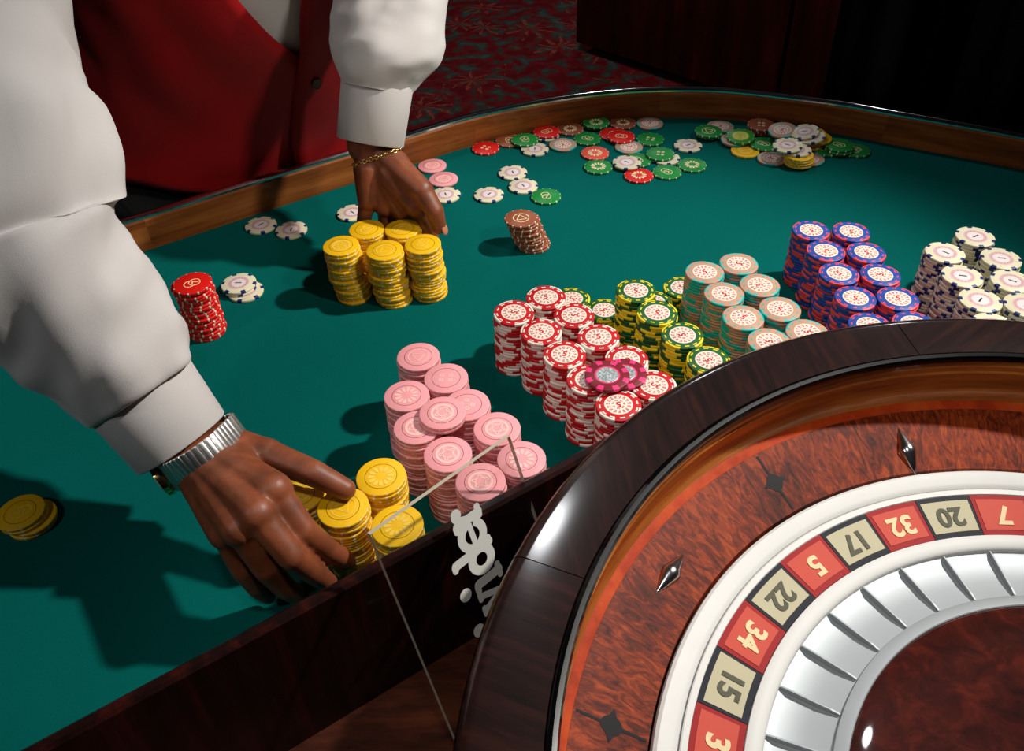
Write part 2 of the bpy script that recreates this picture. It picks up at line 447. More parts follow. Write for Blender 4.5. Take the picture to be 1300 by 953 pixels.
# ------------------------------------------------------------------ the table
table = empty('roulette_table', (0, 0, FL), label='roulette table with teal felt, curved walnut rail and dark partition board', cat='table')
TP = Matrix.Translation((0, 0, -FL))
def tpart(name, me, mat=None, **kw):
    me.transform(TP); return obj(name, me, mat, table, smooth=False, **kw)
rail_pts = [(-1.30, 0.355), (-1.0, 0.543), (-0.70, 0.730), (-0.433, 0.896), (-0.286, 0.989), (-0.127, 1.086), (-0.042, 1.136), (0.06, 1.175), (0.15, 1.196),
            (0.23, 1.201), (0.327, 1.189), (0.462, 1.137), (0.527, 1.101), (0.68, 1.012), (0.82, 0.905), (0.93, 0.78), (1.0, 0.63), (1.02, 0.45), (1.02, 0.10)]
rail = smooth_path(rail_pts, 10)
# partition: straight board, then an arc round the wheel
WC = Vector((0.36, 0.175, 0))
ue = Vector((0.8428, 0.5382, 0)).normalized(); un = Vector((-ue.y, ue.x, 0))
foot = WC + un * 0.415
part = [foot - ue * (1.05 * (1 - i / 20)) for i in range(21)]
a_foot = math.atan2(un.y, un.x)
for i in range(1, 41):
    a = a_foot - R_(125) * i / 40; rr = 0.415 + 0.0095 * min(1, i / 8)
    part.append(WC + Vector((math.cos(a), math.sin(a), 0)) * rr)
poly = [(p.x, p.y) for p in part] + [(1.02, part[-1].y)] + [(x, y) for x, y in reversed(rail) if y > part[-1].y + 0.02] + [(-1.30, part[0].y)]
tpart('felt', prism('felt', poly, -0.012, 0.0), M['felt'])
deck_poly = [(p.x, p.y) for p in part] + [(1.02, part[-1].y), (1.02, -0.42), (-0.6, -0.42)]
tpart('wheel_deck', prism('deck', deck_poly, -0.095, -0.075), M['deck'])
# partition board: back face on the path, 10 mm thick towards the wheel, rounded top edges
bp = [(0.0, -0.075), (0.0, 0.0725), (0.0025, 0.075), (0.0075, 0.075), (0.010, 0.0725), (0.010, -0.075)]
tpart('partition_board', sweep('partition', [(p.x, p.y, 0) for p in part], bp), M['board'])
# rail: plank lengths butted end to end, bright bead on top
rp = [(0.0, 0.0005), (0.0, 0.038), (-0.002, 0.040), (-0.016, 0.040), (-0.016, -0.13), (-0.0005, -0.13), (-0.0005, -0.013), (0.0, -0.0125)]
cut = [0, 30, 60, 90, 120, 150, len(rail) - 1]
rev = [(x, y, 0) for x, y in rail]
for a, b in zip(cut, cut[1:]):
    seg = rev[a:b + 1]
    tpart('rail', sweep('rail', seg, rp), M['rail'])
cp = [(-0.0022, 0.0402), (-0.0024, 0.0425), (-0.0045, 0.0444), (-0.0080, 0.0450), (-0.0115, 0.0444), (-0.0140, 0.0425), (-0.0142, 0.0402)]
tpart('chrome_bead', sweep('chrome_bead', rev, cp), M['chrome'])
tpart('apron', box('apron', -1.15, 0.95, -0.35, 0.30, -0.16, -0.0955), M['board'])
for x, y in ((-0.85, 0.05), (-0.1, 0.75), (0.62, 0.55), (0.55, -0.2)):
    tpart('leg', box('leg', x - 0.05, x + 0.05, y - 0.05, y + 0.05, FL, -0.0955 if y < 0.3 else -0.0125, bev=0.006), M['board'])

# ------------------------------------------------------------------ roulette wheel bowl
W = empty('roulette_bowl', (WC.x, WC.y, -0.075), label='dark polished wooden roulette wheel bowl with chrome studs beside the partition', cat='roulette wheel')
ZB = 0.075
def zp(prof): return [(r, z + ZB) for r, z in prof]
obj('base', lathe('base', zp([(0.0, -0.0745), (0.30, -0.0745), (0.33, -0.05), (0.36, 0.0), (0.384, 0.058), (0.36, 0.058), (0.353, 0.03), (0.30, 0.0), (0.0, 0.0)]), 96), M['rim'], W)
rim_prof = zp([(0.385, 0.058), (0.399, 0.082), (0.4035, 0.096), (0.4035, 0.103), (0.4015, 0.1075), (0.398, 0.1098), (0.393, 0.1108), (0.3535, 0.1108), (0.3535, 0.058)])
rim_me = lathe('rim_segment', rim_prof, 24, M['rim'], R_(0.06), R_(59.94), ang=50)
for k in range(6): inst('rim_segment', rim_me, W, rot=(0, 0, R_(34.8 + 60 * k)))
# the rim grain runs round the bowl, so the texture uses a straightened copy of the ring coordinate
obj('lip', lathe('lip', zp([(0.3533, 0.1100), (0.3515, 0.1128), (0.3490, 0.1138), (0.3462, 0.1128), (0.3450, 0.1100), (0.3462, 0.1065), (0.3490, 0.1050), (0.3533, 0.1050)]), 128), M['lip'], W)
obj('ball_track', lathe('ball_track', zp([(0.3532, 0.1048), (0.3495, 0.1048), (0.3475, 0.100), (0.3490, 0.094), (0.3480, 0.0925), (0.3500, 0.084), (0.3522, 0.075), (0.3518, 0.066), (0.3495, 0.0605), (0.3532, 0.0605)]), 128), M['track'], W)
obj('track_edge', lathe('track_edge', zp([(0.3530, 0.0603), (0.3495, 0.0604), (0.3470, 0.0590), (0.3430, 0.0566), (0.3430, 0.050), (0.3530, 0.050)]), 128), M['track_edge'], W)
def apron_z(r): return 0.0358 + (r - 0.2935) * (0.0566 - 0.0358) / (0.3430 - 0.2935)
obj('sloping_apron', lathe('apron', zp([(0.3429, apron_z(0.3429)), (0.2945, apron_z(0.2945)), (0.2945, 0.002), (0.3429, 0.020)]), 128), M['burl'], W)
slope = math.atan2(0.0566 - 0.0358, 0.3430 - 0.2935)
# chrome deflector studs: faceted canoe shapes, alternately radial and tangential
def canoe():
    v = []; f = []; ns = 13; nc = 9
    for i in range(ns):
        t = -1 + 2 * i / (ns - 1); k = max(0.03, (1 - abs(t)) ** 0.8); w = 0.0074 * k; h = 0.0072 * k
        for j in range(nc):
            a = math.pi * j / (nc - 1); v.append((0.0205 * t, -w * math.cos(a), h * math.sin(a) ** 0.8 - 0.0003))
    for i in range(ns - 1):
        for j in range(nc - 1): f.append((i * nc + j, (i + 1) * nc + j, (i + 1) * nc + j + 1, i * nc + j + 1))
        f.append((i * nc + nc - 1, (i + 1) * nc + nc - 1, (i + 1) * nc, i * nc))
    f.append(tuple(range(nc))); f.append(tuple(reversed([(ns - 1) * nc + j for j in range(nc)])))
    me = pyd('stud', v, f, M['stud'])
    bm = bmesh.new(); bm.from_mesh(me); bmesh.ops.recalc_face_normals(bm, faces=bm.faces); bm.to_mesh(me); bm.free()
    return sharp(me, 60)
M['stud'] = plain('stud_chrome', (0.62, 0.63, 0.66, 1), 0.20, 1.0)
cme = canoe()
for k in range(8):
    a = R_(97.4 + 45 * k - 0.4); r = 0.312 if k % 2 == 0 else 0.3195
    q = Matrix.Rotation(a, 4, 'Z') @ Matrix.Translation((r, 0, apron_z(r) + ZB)) @ Matrix.Rotation(-slope, 4, 'Y') @ Matrix.Rotation(0 if k % 2 == 0 else math.pi / 2, 4, 'Z')
    o = inst('deflector_stud', cme, W); o.matrix_local = q
# black inlaid lozenges with a fine line between the studs
def inlay():
    pts = [(-0.0245, 0.0009), (-0.0078, 0.0010), (-0.0058, 0.0040), (-0.0028, 0.0060), (0.0, 0.0112), (0.0028, 0.0060), (0.0058, 0.0040), (0.0078, 0.0010), (0.0245, 0.0009)]
    pts = pts + [(x, -y) for x, y in reversed(pts)]
    bm = bmesh.new()
    f = bm.faces.new([bm.verts.new((x, y, 0.00035)) for x, y in pts]); bmesh.ops.triangulate(bm, faces=[f])
    bmesh.ops.recalc_face_normals(bm, faces=bm.faces)
    r = bmesh.ops.extrude_face_region(bm, geom=bm.faces[:])
    for v in [g for g in r['geom'] if isinstance(g, bmesh.types.BMVert)]: v.co.z = -0.0005
    bmesh.ops.recalc_face_normals(bm, faces=bm.faces)
    me = bpy.data.meshes.new('inlay'); bm.to_mesh(me); bm.free(); me.materials.append(M['black']); return me
ime = inlay()
for k in range(8):
    q = Matrix.Rotation(R_(119.2 + 45 * k), 4, 'Z') @ Matrix.Translation((0.3185, 0, apron_z(0.3185) + ZB)) @ Matrix.Rotation(-slope, 4, 'Y')
    o = inst('lozenge_inlay', ime, W); o.matrix_local = q

# ------------------------------------------------------------------ rotor that turns in the bowl
RO = empty('wheel_rotor', (WC.x, WC.y, -0.074), label='spinning roulette rotor with white rings, red and cream number ring, silver pockets', cat='roulette rotor')
ZR = 0.074
def zr(prof): return [(r, z + ZR) for r, z in prof]
obj('outer_ring', lathe('outer_ring', zr([(0.2930, 0.0330), (0.2915, 0.0365), (0.2890, 0.0378), (0.2800, 0.0352), (0.2775, 0.0338), (0.2765, 0.0322), (0.2765, 0.010), (0.2930, 0.010)]), 160), M['white_ring'], RO)
obj('groove', lathe('groove', zr([(0.2764, 0.0318), (0.2755, 0.0318), (0.2755, 0.010), (0.2764, 0.010)]), 160), M['steel'], RO)
obj('number_rim', lathe('number_rim', zr([(0.2754, 0.0330), (0.2745, 0.0337), (0.2705, 0.0331), (0.2702, 0.0325), (0.2702, 0.010), (0.2754, 0.010)]), 160), M['white_ring'], RO)
def ring_z(r): return 0.0250 + (r - 0.2362) * (0.0320 - 0.0250) / (0.2700 - 0.2362)
DA = 360.0 / 38
def cell_mesh(name, r0, r1, half, dz, mat, seg=6):
    v = []; f = []
    for i in range(seg + 1):
        a = R_(-half + 2 * half * i / seg)
        for r, z in ((r0, ring_z(r0) + dz), (r1, ring_z(r1) + dz), (r1, 0.012), (r0, 0.012)): v.append((r * math.cos(a), r * math.sin(a), z + ZR))
    for i in range(seg):
        for j in range(4): f.append((i * 4 + j, i * 4 + (j + 1) % 4, (i + 1) * 4 + (j + 1) % 4, (i + 1) * 4 + j))
    f.append((3, 2, 1, 0)); f.append(tuple(seg * 4 + j for j in range(4)))
    me = pyd(name, v, f, mat)
    bm = bmesh.new(); bm.from_mesh(me); bmesh.ops.recalc_face_normals(bm, faces=bm.faces); bm.to_mesh(me); bm.free()
    return sharp(me, 40)
tiles = {k: cell_mesh('tile_' + k, 0.2364, 0.2700, DA / 2 - 0.05, 0, M['num_' + k]) for k in ('red', 'black', 'green')}
pans = {'red': cell_mesh('panel_r', 0.2405, 0.2662, DA / 2 - 0.75, 0.0004, M['panel_red']), 'black': cell_mesh('panel_b', 0.2405, 0.2662, DA / 2 - 0.55, 0.0004, M['panel_black']),
        'green': cell_mesh('panel_g', 0.2405, 0.2662, DA / 2 - 0.75, 0.0004, M['num_green'])}
SEQ = '0 28 9 26 30 11 7 20 32 17 5 22 34 15 3 24 36 13 1 00 27 10 25 29 12 8 19 31 18 6 21 33 16 4 23 35 14 2'.split()
REDS = {1, 3, 5, 7, 9, 12, 14, 16, 18, 19, 21, 23, 25, 27, 30, 32, 34, 36}
rs = math.atan2(0.0070, 0.0338)
for k, s in enumerate(SEQ):
    col = 'green' if s in ('0', '00') else ('red' if int(s) in REDS else 'black')
    ang = R_(142.2 - 4 * DA + 0 * DA + DA * ((k - 8) * 1.0))
    t = inst('number_tile', tiles[col], RO, rot=(0, 0, ang))
    inst('tile_panel', pans[col], t)
    me = text_mesh('numeral', s, 0.0215, 0.0003, 0.0007, M['cream'] if col != 'black' else M['dark_print'])
    nn = inst('numeral', me, t)
    nn.matrix_local = Matrix.Translation((0.2532, 0, ring_z(0.2532) + ZR + 0.0007)) @ Matrix.Rotation(-rs, 4, 'Y') @ Matrix.Rotation(math.pi / 2, 4, 'Z')
obj('inner_ring', lathe('inner_ring', zr([(0.2362, 0.0244), (0.2355, 0.0262), (0.2330, 0.0268), (0.2262, 0.0252), (0.2245, 0.0238), (0.2240, 0.0225), (0.2240, 0.006), (0.2362, 0.006)]), 160), M['white_ring'], RO)
obj('pocket_floor', lathe('pocket_floor', zr([(0.2239, 0.0198), (0.2180, 0.0180), (0.1990, 0.0188), (0.1835, 0.0215), (0.1835, 0.004), (0.2239, 0.004)]), 160), M['silver'], RO)
fv = [(0.1838, 0.0236), (0.1900, 0.0240), (0.2170, 0.0228), (0.2236, 0.0222), (0.2236, 0.0199), (0.2180, 0.0181), (0.1990, 0.0189), (0.1838, 0.0216)]
v = [(r, s_ * 0.0006, z + ZR) for s_ in (-1, 1) for r, z in fv]
m_ = len(fv)
f = [tuple(range(m_)), tuple(reversed(range(m_, 2 * m_)))] + [(i, i + m_, (i + 1) % m_ + m_, (i + 1) % m_) for i in range(m_)]
fret = pyd('pocket_fret', v, f, M['silver'])
for k in range(38): inst('pocket_fret', fret, RO, rot=(0, 0, R_(147.0 + DA * k)))
obj('cone_ring', lathe('cone_ring', zr([(0.1834, 0.0225), (0.1828, 0.0245), (0.1800, 0.0256), (0.1745, 0.0262), (0.1738, 0.0255), (0.1738, 0.006), (0.1834, 0.006)]), 160), M['silver'], RO)
obj('cone', lathe('cone', zr([(0.1737, 0.0250), (0.1720, 0.0262), (0.150, 0.0305), (0.110, 0.0400), (0.065, 0.0560), (0.034, 0.0720), (0.0, 0.0740), (0.0, 0.004), (0.1737, 0.004)]), 128), M['cone'], RO)
obj('turret', lathe('turret', zr([(0.0, 0.0735), (0.030, 0.0738), (0.028, 0.082), (0.014, 0.090), (0.011, 0.105), (0.017, 0.114), (0.015, 0.126), (0.007, 0.134), (0.0, 0.136)]), 40), M['chrome'], RO)
for k in range(4):
    bm = bmesh.new(); a = R_(20 + 90 * k); d = Vector((math.cos(a), math.sin(a), 0))
    capsule(bm, d * 0.012 + Vector((0, 0, 0.112 + ZR)), d * 0.048 + Vector((0, 0, 0.116 + ZR)), 0.0032, 0.0026); ball(bm, d * 0.052 + Vector((0, 0, 0.1165 + ZR)), 0.006, 0.006, 0.006)
    me = bpy.data.meshes.new('handle'); bm.to_mesh(me); bm.free(); obj('turret_handle', me, M['chrome'], RO)

# ------------------------------------------------------------------ clear sign leaning on the partition
TL = Vector((-0.098, 0.361, 0.117)); TR = Vector((-0.004, 0.450, 0.113)); BL = TL + (Vector((-0.067, 0.322, 0.001)) - TL) * (0.1905 / 0.116)
px_ = (TR - TL).normalized(); pn = px_.cross(BL - TL).normalized(); py_ = pn.cross(px_).normalized()
PWd = (TR - TL).length; PHt = (BL - TL).length
sign = empty('clear_sign', tuple(TL + py_ * PHt), label='clear acrylic sign lettered in white leaning on the dark partition board', cat='sign')
TS = Matrix.Translation(-(TL + py_ * PHt))
def plate():
    th = 0.0042; v = []
    for w in (0, th):
        for a, b in ((0, 0), (PWd, 0), (PWd, PHt), (0, PHt)): v.append(TL + px_ * a + py_ * b + pn * w)
    f = [(0, 1, 2, 3), (7, 6, 5, 4), (0, 4, 5, 1), (1, 5, 6, 2), (2, 6, 7, 3), (3, 7, 4, 0)]
    me = pyd('plate', v, f, [M['acrylic'], M['acrylic_edge']])
    for i, p in enumerate(me.polygons): p.material_index = 0 if i < 2 else 1
    bm = bmesh.new(); bm.from_mesh(me); bmesh.ops.recalc_face_normals(bm, faces=bm.faces); bm.to_mesh(me); bm.free()
    me.transform(TS); return me
obj('acrylic_sheet', plate(), None, sign, smooth=False)
bm = bmesh.new()
Mt = Matrix.Identity(4)
for i in range(3):
    Mt[i][0] = -py_[i]; Mt[i][1] = -px_[i]; Mt[i][2] = -pn[i]; Mt[i][3] = (TL + px_ * 0.0850 - pn * 0.0002)[i]
# heavy rounded slab letters drawn as thick strokes (mm; baseline y = 0, x along the reading direction)
def arc(cx, cy, r, a0, a1, n=14): return [(cx + r * math.cos(R_(a0 + (a1 - a0) * i / n)), cy + r * math.sin(R_(a0 + (a1 - a0) * i / n))) for i in range(n + 1)]
SLABS = [([(-4.6, 2.6), (4.6, 2.6)], 5.2), ([(-5.2, 24.6), (-1, 24.6)], 5.2)]
GL = {'r': [([(-3.6, 3), (-3.6, 23)], 7.4), ([(-6.4, 2.6), (1.0, 2.6)], 5.2), ([(-7.2, 24.6), (-4, 24.6)], 5.2), ([(-3, 15), (-0.6, 20.4), (3.0, 22.6), (5.0, 22.2)], 6.4), ([(5.0, 21.0), (5.2, 21.0)], 9.0)],
      'e': [(arc(0, 13.8, 10.0, 8, 318, 20), 6.8), ([(-6, 13.6), (8.6, 13.6)], 4.6), ([(7.6, 7.0), (8.2, 8.0)], 4.6)],
      'd': [(arc(-2.4, 13.2, 8.8, 0, 360, 20), 7.2), ([(6.2, 3), (6.2, 35)], 7.4), ([(8, 2.6), (9.6, 2.6)], 5.2), ([(3.0, 36.4), (5.6, 36.4)], 5.2)],
      'i': [([(0, 3), (0, 23)], 7.6), ([(0, 35.8), (0.1, 35.8)], 10.4)] + SLABS,
      'v': [([(-6.6, 24), (0.2, 4)], 7.0), ([(6.6, 24), (0.2, 4)], 5.4), ([(-9.0, 25.2), (-3.6, 25.2)], 4.6), ([(4.2, 25.2), (8.8, 25.2)], 4.6)],
      'D': [([(-8, 3.2), (-8, 33.6)], 8.4), (arc(-6, 18.4, 15.2, 90, -90, 18), 7.0), ([(-11, 2.8), (-4, 2.8)], 5.4), ([(-11, 34), (-4, 34)], 5.4)]}
def stroke(pts, w):
    pts = [Vector(p) for p in pts]; h = w / 2
    for k, (p, q) in enumerate(zip(pts, pts[1:])):
        d = (q - p); d = d.normalized() if d.length > 1e-6 else Vector((1, 0)); nn_ = Vector((-d.y, d.x))
        yield [p + nn_ * h, p - nn_ * h, q - nn_ * h, q + nn_ * h]
    for p in pts: yield [p + Vector((math.cos(2 * math.pi * i / 16), math.sin(2 * math.pi * i / 16))) * h for i in range(16)]
zz = 0
for ch, vc in (('D', 0.1460), ('i', 0.1215), ('v', 0.1050), ('i', 0.0885), ('d', 0.0692), ('e', 0.0500), ('r', 0.0328)):
    for pts, w in GL[ch]:
        for quad in stroke(pts, w):
            zz += 1; z = 0.0001 + 0.0000002 * zz
            vt = [bm.verts.new(Mt @ Vector((p.x / 1000 - vc, p.y / 1000, z))) for p in quad]
            bm.faces.new(vt)
tm = bpy.data.meshes.new('lettering'); bm.to_mesh(tm); bm.free(); tm.materials.append(M['glyph']); tm.transform(TS)
obj('lettering', tm, None, sign, smooth=False)

# ------------------------------------------------------------------ chips
CR = 0.0195; CT = 0.0033
def polar(nt):
    tc = N(nt, 'ShaderNodeTexCoord'); sp = N(nt, 'ShaderNodeSeparateXYZ'); nt.links.new(tc.outputs['Object'], sp.inputs[0])
    r = math_n(nt, 'DIVIDE', math_n(nt, 'SQRT', math_n(nt, 'ADD', math_n(nt, 'POWER', sp.outputs[0], 2.0), math_n(nt, 'POWER', sp.outputs[1], 2.0))), CR)
    th = math_n(nt, 'DIVIDE', math_n(nt, 'ARCTAN2', sp.outputs[1], sp.outputs[0]), 2 * math.pi)
    return r, th, tc.outputs['Object']
def spots(nt, th, n, w, ph=0.0):
    fr = math_n(nt, 'FRACT', math_n(nt, 'ADD', math_n(nt, 'MULTIPLY', th, float(n)), 10.0 + ph))
    return math_n(nt, 'LESS_THAN', math_n(nt, 'ABSOLUTE', math_n(nt, 'SUBTRACT', fr, 0.5)), w / 2)
def band(nt, r, a, b): return math_n(nt, 'MULTIPLY', math_n(nt, 'GREATER_THAN', r, a), math_n(nt, 'LESS_THAN', r, b))
def chip_mat(name, base, spot_c, n, w, rin, dash=None, line=None, wide=None):
    m, nt, b = new_mat(name)
    r, th, o = polar(nt)
    no = N(nt, 'ShaderNodeTexNoise', i_Scale=260.0, i_Detail=3); nt.links.new(o, no.inputs['Vector'])
    oi = N(nt, 'ShaderNodeObjectInfo')
    dk = tuple(c * 0.86 for c in base[:3]) + (1,)
    c = mix_c(nt, math_n(nt, 'ADD', math_n(nt, 'MULTIPLY', no.outputs[0], 0.5), math_n(nt, 'MULTIPLY', oi.outputs['Random'], 0.5)), dk, base)
    c = mix_c(nt, math_n(nt, 'MULTIPLY', spots(nt, th, n, w), math_n(nt, 'GREATER_THAN', r, rin)), c, spot_c)
    if dash:
        dn, dw, a, bb = dash
        c = mix_c(nt, math_n(nt, 'MULTIPLY', spots(nt, th, dn, dw, 0.5), band(nt, r, a, bb)), c, spot_c)
    if line:
        a, bb, lc = line
        c = mix_c(nt, band(nt, r, a, bb), c, lc)
    nt.links.new(c, b.inputs['Base Color'])
    b.inputs['Roughness'].default_value = 0.42; b.inputs['Specular IOR Level'].default_value = 0.4
    bump(nt, b, no.outputs[0], 0.08, 0.0004)
    return m
def inlay_mat(name, paper, ink, bands, ntext, mid=None):
    """printed paper disc: rings of small lettering too fine to read"""
    m, nt, b = new_mat(name)
    r, th, o = polar(nt)
    no = N(nt, 'ShaderNodeTexNoise', i_Scale=900.0, i_Detail=2); nt.links.new(o, no.inputs['Vector'])
    c = paper
    if mid: c = mix_c(nt, band(nt, r, mid[0], mid[1]), c, mid[2])
    for (a, bb), n in zip(bands, ntext):
        g = math_n(nt, 'MULTIPLY', spots(nt, th, n, 0.62), band(nt, r, a, bb))
        g = math_n(nt, 'MULTIPLY', g, math_n(nt, 'GREATER_THAN', no.outputs[0], 0.43))
        c = mix_c(nt, math_n(nt, 'MULTIPLY', g, 0.85), c, ink)
    if isinstance(c, tuple): b.inputs['Base Color'].default_value = c
    else: nt.links.new(c, b.inputs['Base Color'])
    b.inputs['Roughness'].default_value = 0.4
    return m
cream = srgb(228, 216, 190); ivory = srgb(226, 218, 186)
CM = {
 'red': chip_mat('chip_red', srgb(196, 16, 26), srgb(236, 228, 214), 4, 0.52, 0.90, (12, 0.5, 0.79, 0.86)),
 'green': chip_mat('chip_green', srgb(24, 92, 36), srgb(238, 214, 20), 4, 0.52, 0.91, (12, 0.5, 0.79, 0.86)),
 'tan': chip_mat('chip_tan', srgb(202, 152, 126), srgb(20, 178, 172), 4, 0.45, 0.91, (12, 0.45, 0.79, 0.86)),
 'blue': chip_mat('chip_blue', srgb(36, 72, 160), srgb(238, 74, 78), 4, 0.48, 0.92, (12, 0.42, 0.80, 0.87)),
 'white': chip_mat('chip_white', ivory, srgb(18, 38, 104), 6, 0.27, 0.83),
 'yellow': chip_mat('chip_yellow', srgb(248, 192, 20), srgb(236, 232, 208), 12, 0.14, 0.985, line=(0.63, 0.655, srgb(96, 66, 10))),
 'pink': chip_mat('chip_pink', srgb(246, 162, 168), srgb(220, 206, 190), 12, 0.14, 0.985, line=(0.63, 0.655, srgb(104, 50, 50))),
 'redr': chip_mat('chip_plain_red', srgb(222, 24, 20), cream, 12, 0.17, 0.93),
 'greenr': chip_mat('chip_plain_green', srgb(18, 138, 58), cream, 12, 0.17, 0.93),
 'brownr': chip_mat('chip_plain_brown', srgb(150, 80, 52), cream, 12, 0.17, 0.93),
 'lime': chip_mat('chip_lime', srgb(40, 140, 40), cream, 12, 0.17, 0.93, line=(0.0, 0.6, srgb(176, 190, 60))),
 'maroon': chip_mat('chip_maroon', srgb(126, 16, 34), srgb(250, 52, 122), 8, 0.40, 0.74, line=(0.50, 0.57, srgb(240, 48, 110))),
}
CM['salmon'] = chip_mat('chip_salmon', srgb(236, 86, 66), cream, 12, 0.17, 0.93)
ink = srgb(190, 50, 56)
IM = {'house': inlay_mat('inlay_house', srgb(234, 224, 208), ink, [(0.37, 0.55), (0.20, 0.30)], [15, 7]),
      'white': inlay_mat('inlay_one', srgb(226, 212, 212), srgb(206, 130, 136), [(0.42, 0.54)], [17], mid=(0.40, 0.60, srgb(206, 178, 176)))}
EMB = {'yellow': plain('emblem_gold', srgb(246, 204, 80), 0.4), 'pink': plain('emblem_pale', srgb(246, 190, 182), 0.4), 'cream': plain('emblem_cream', srgb(240, 222, 170), 0.4),
       'lime': plain('emblem_lime', srgb(214, 214, 110), 0.4)}
silver_coin = None
m, nt, b = new_mat('silver_coin'); r_, th_, o_ = polar(nt)
no = N(nt, 'ShaderNodeTexNoise', i_Scale=420.0, i_Detail=4); nt.links.new(o_, no.inputs['Vector'])
nt.links.new(ramp(nt, no.outputs[0], [(0.4, (0.30, 0.34, 0.34, 1)), (0.6, (0.66, 0.70, 0.69, 1))]), b.inputs['Base Color']); b.inputs['Metallic'].default_value = 0.7; b.inputs['Roughness'].default_value = 0.35
bump(nt, b, no.outputs[0], 0.6, 0.001); silver_coin = m

bev = 0.00035
cprof = [(0.0, 0.00003), (CR - 2 * bev, 0.00003), (CR - bev * .3, 0.0002 + bev * .5), (CR, bev * 1.6), (CR, CT - bev * 1.6), (CR - bev * .3, CT - bev * .5 - 0.0002), (CR - 2 * bev, CT - 0.00003), (0.0, CT - 0.00003)]
CMESH = {k: lathe('chip_' + k, cprof, 40, mt, closed_prof=False, ang=70) for k, mt in CM.items()}
def disc(name, r, h, mat, n=36):
    return lathe(name, [(0.0, -0.0001), (r, -0.0001), (r, h * .6), (r - 0.0002, h), (0.0, h)], n, mat, closed_prof=False)
def numeral_mesh(s, size, mat): return text_mesh('numeral', s, size, 0.00004, 0.00035, mat)
M['ink_red'] = plain('ink_red', srgb(196, 40, 50), 0.4); M['ink_dark'] = plain('ink_dark', srgb(34, 32, 42), 0.4)
INL = {'house': disc('inlay', CR * 0.62, 0.00012, IM['house']), 'white': disc('inlay', CR * 0.62, 0.00012, IM['white']), 'coin': disc('coin', CR * 0.5, 0.0003, silver_coin)}
NUM = {'house': numeral_mesh('5', 0.0090, M['ink_red']), 'white': numeral_mesh('1', 0.0100, M['ink_dark'])}

def emblem_mesh(kind, mat):
    bm = bmesh.new(); h = 0.00018
    def slab(pts):
        a = [bm.verts.new((x, y, h)) for x, y in pts]; c = [bm.verts.new((x, y, -0.0001)) for x, y in pts]; n = len(pts)
        bm.faces.new(a); bm.faces.new(list(reversed(c)))
        for i in range(n): bm.faces.new((a[i], c[i], c[(i + 1) % n], a[(i + 1) % n]))
    def ring(cx, cy, r, w, a0=0, a1=360, n=22):
        for i in range(n):
            p = R_(a0 + (a1 - a0) * i / n); q = R_(a0 + (a1 - a0) * (i + 1) / n)
            slab([(cx + math.cos(t) * rr, cy + math.sin(t) * rr) for t, rr in ((p, r), (p, r + w), (q, r + w), (q, r))])
    if kind == 'flower':
        for k in range(12):
            a = R_(30 * k); c, s = math.cos(a), math.sin(a)
            pts = [(0.0040, 0.0), (0.0060, 0.0011), (0.0090, 0.0015), (0.0102, 0.0008), (0.0102, -0.0008), (0.0090, -0.0015), (0.0060, -0.0011)]
            slab([(x * c - y * s, x * s + y * c) for x, y in pts])
    elif kind == 'rings':
        ring(-0.0022, 0.0006, 0.0052, 0.0009); ring(0.0034, -0.0004, 0.0048, 0.0009, -120, 130, 16)
        slab([(-0.0052, 0.0026), (-0.0010, -0.0026), (0.0016, 0.0018), (0.0008, 0.0022), (-0.0010, -0.0008), (-0.0044, 0.0034)])
    elif kind == 'tri':
        ring(0, 0, 0.0088, 0.0009, n=28)
        t = [(0.0080 * math.cos(R_(90 + 120 * i)), 0.0080 * math.sin(R_(90 + 120 * i))) for i in range(3)]
        for i in range(3):
            a, c = Vector(t[i]), Vector(t[(i + 1) % 3]); d = (c - a).normalized(); nrm = Vector((-d.y, d.x)) * 0.0009
            slab([tuple(a), tuple(c), tuple(c + nrm - d * .001), tuple(a + nrm + d * .001)])
    elif kind == 'four':
        for x, y in ((-.004, .003), (.004, .003), (-.004, -.003), (.004, -.003)):
            ring(x, y, 0.0010, 0.0012, n=8)
    elif kind == 'disc':
        ring(0, 0, 0.0036, 0.0014, n=20); ring(0, 0, 0.0078, 0.0022, n=26)
        for k in range(5):
            a = R_(72 * k); ring(0.0058 * math.cos(a), 0.0058 * math.sin(a), 0.0006, 0.0012, n=8)
    bmesh.ops.recalc_face_normals(bm, faces=bm.faces)
    me = bpy.data.meshes.new('emblem'); bm.to_mesh(me); bm.free(); me.materials.append(mat); return me
EM = {}
def emblem(kind, col):
    key = (kind, col if col in EMB else 'cream')
    if key not in EM: EM[key] = emblem_mesh(kind, EMB[key[1]])
    return EM[key]
HOUSE = ('red', 'green', 'tan', 'blue')
NAMES = {'red': 'red_chip', 'green': 'green_chip', 'tan': 'tan_chip', 'blue': 'blue_chip', 'white': 'white_chip', 'yellow': 'yellow_chip', 'pink': 'pink_chip', 'redr': 'red_chip', 'salmon': 'red_chip',
         'greenr': 'green_chip', 'brownr': 'brown_chip', 'lime': 'green_chip', 'maroon': 'maroon_chip'}
DESC = {'red': 'red chip with white edge spots', 'green': 'green chip with yellow edge spots', 'tan': 'tan chip with teal edge spots', 'blue': 'blue chip with coral edge spots', 'white': 'ivory chip with navy edge spots',
        'yellow': 'plain yellow chip', 'pink': 'plain pink chip'}
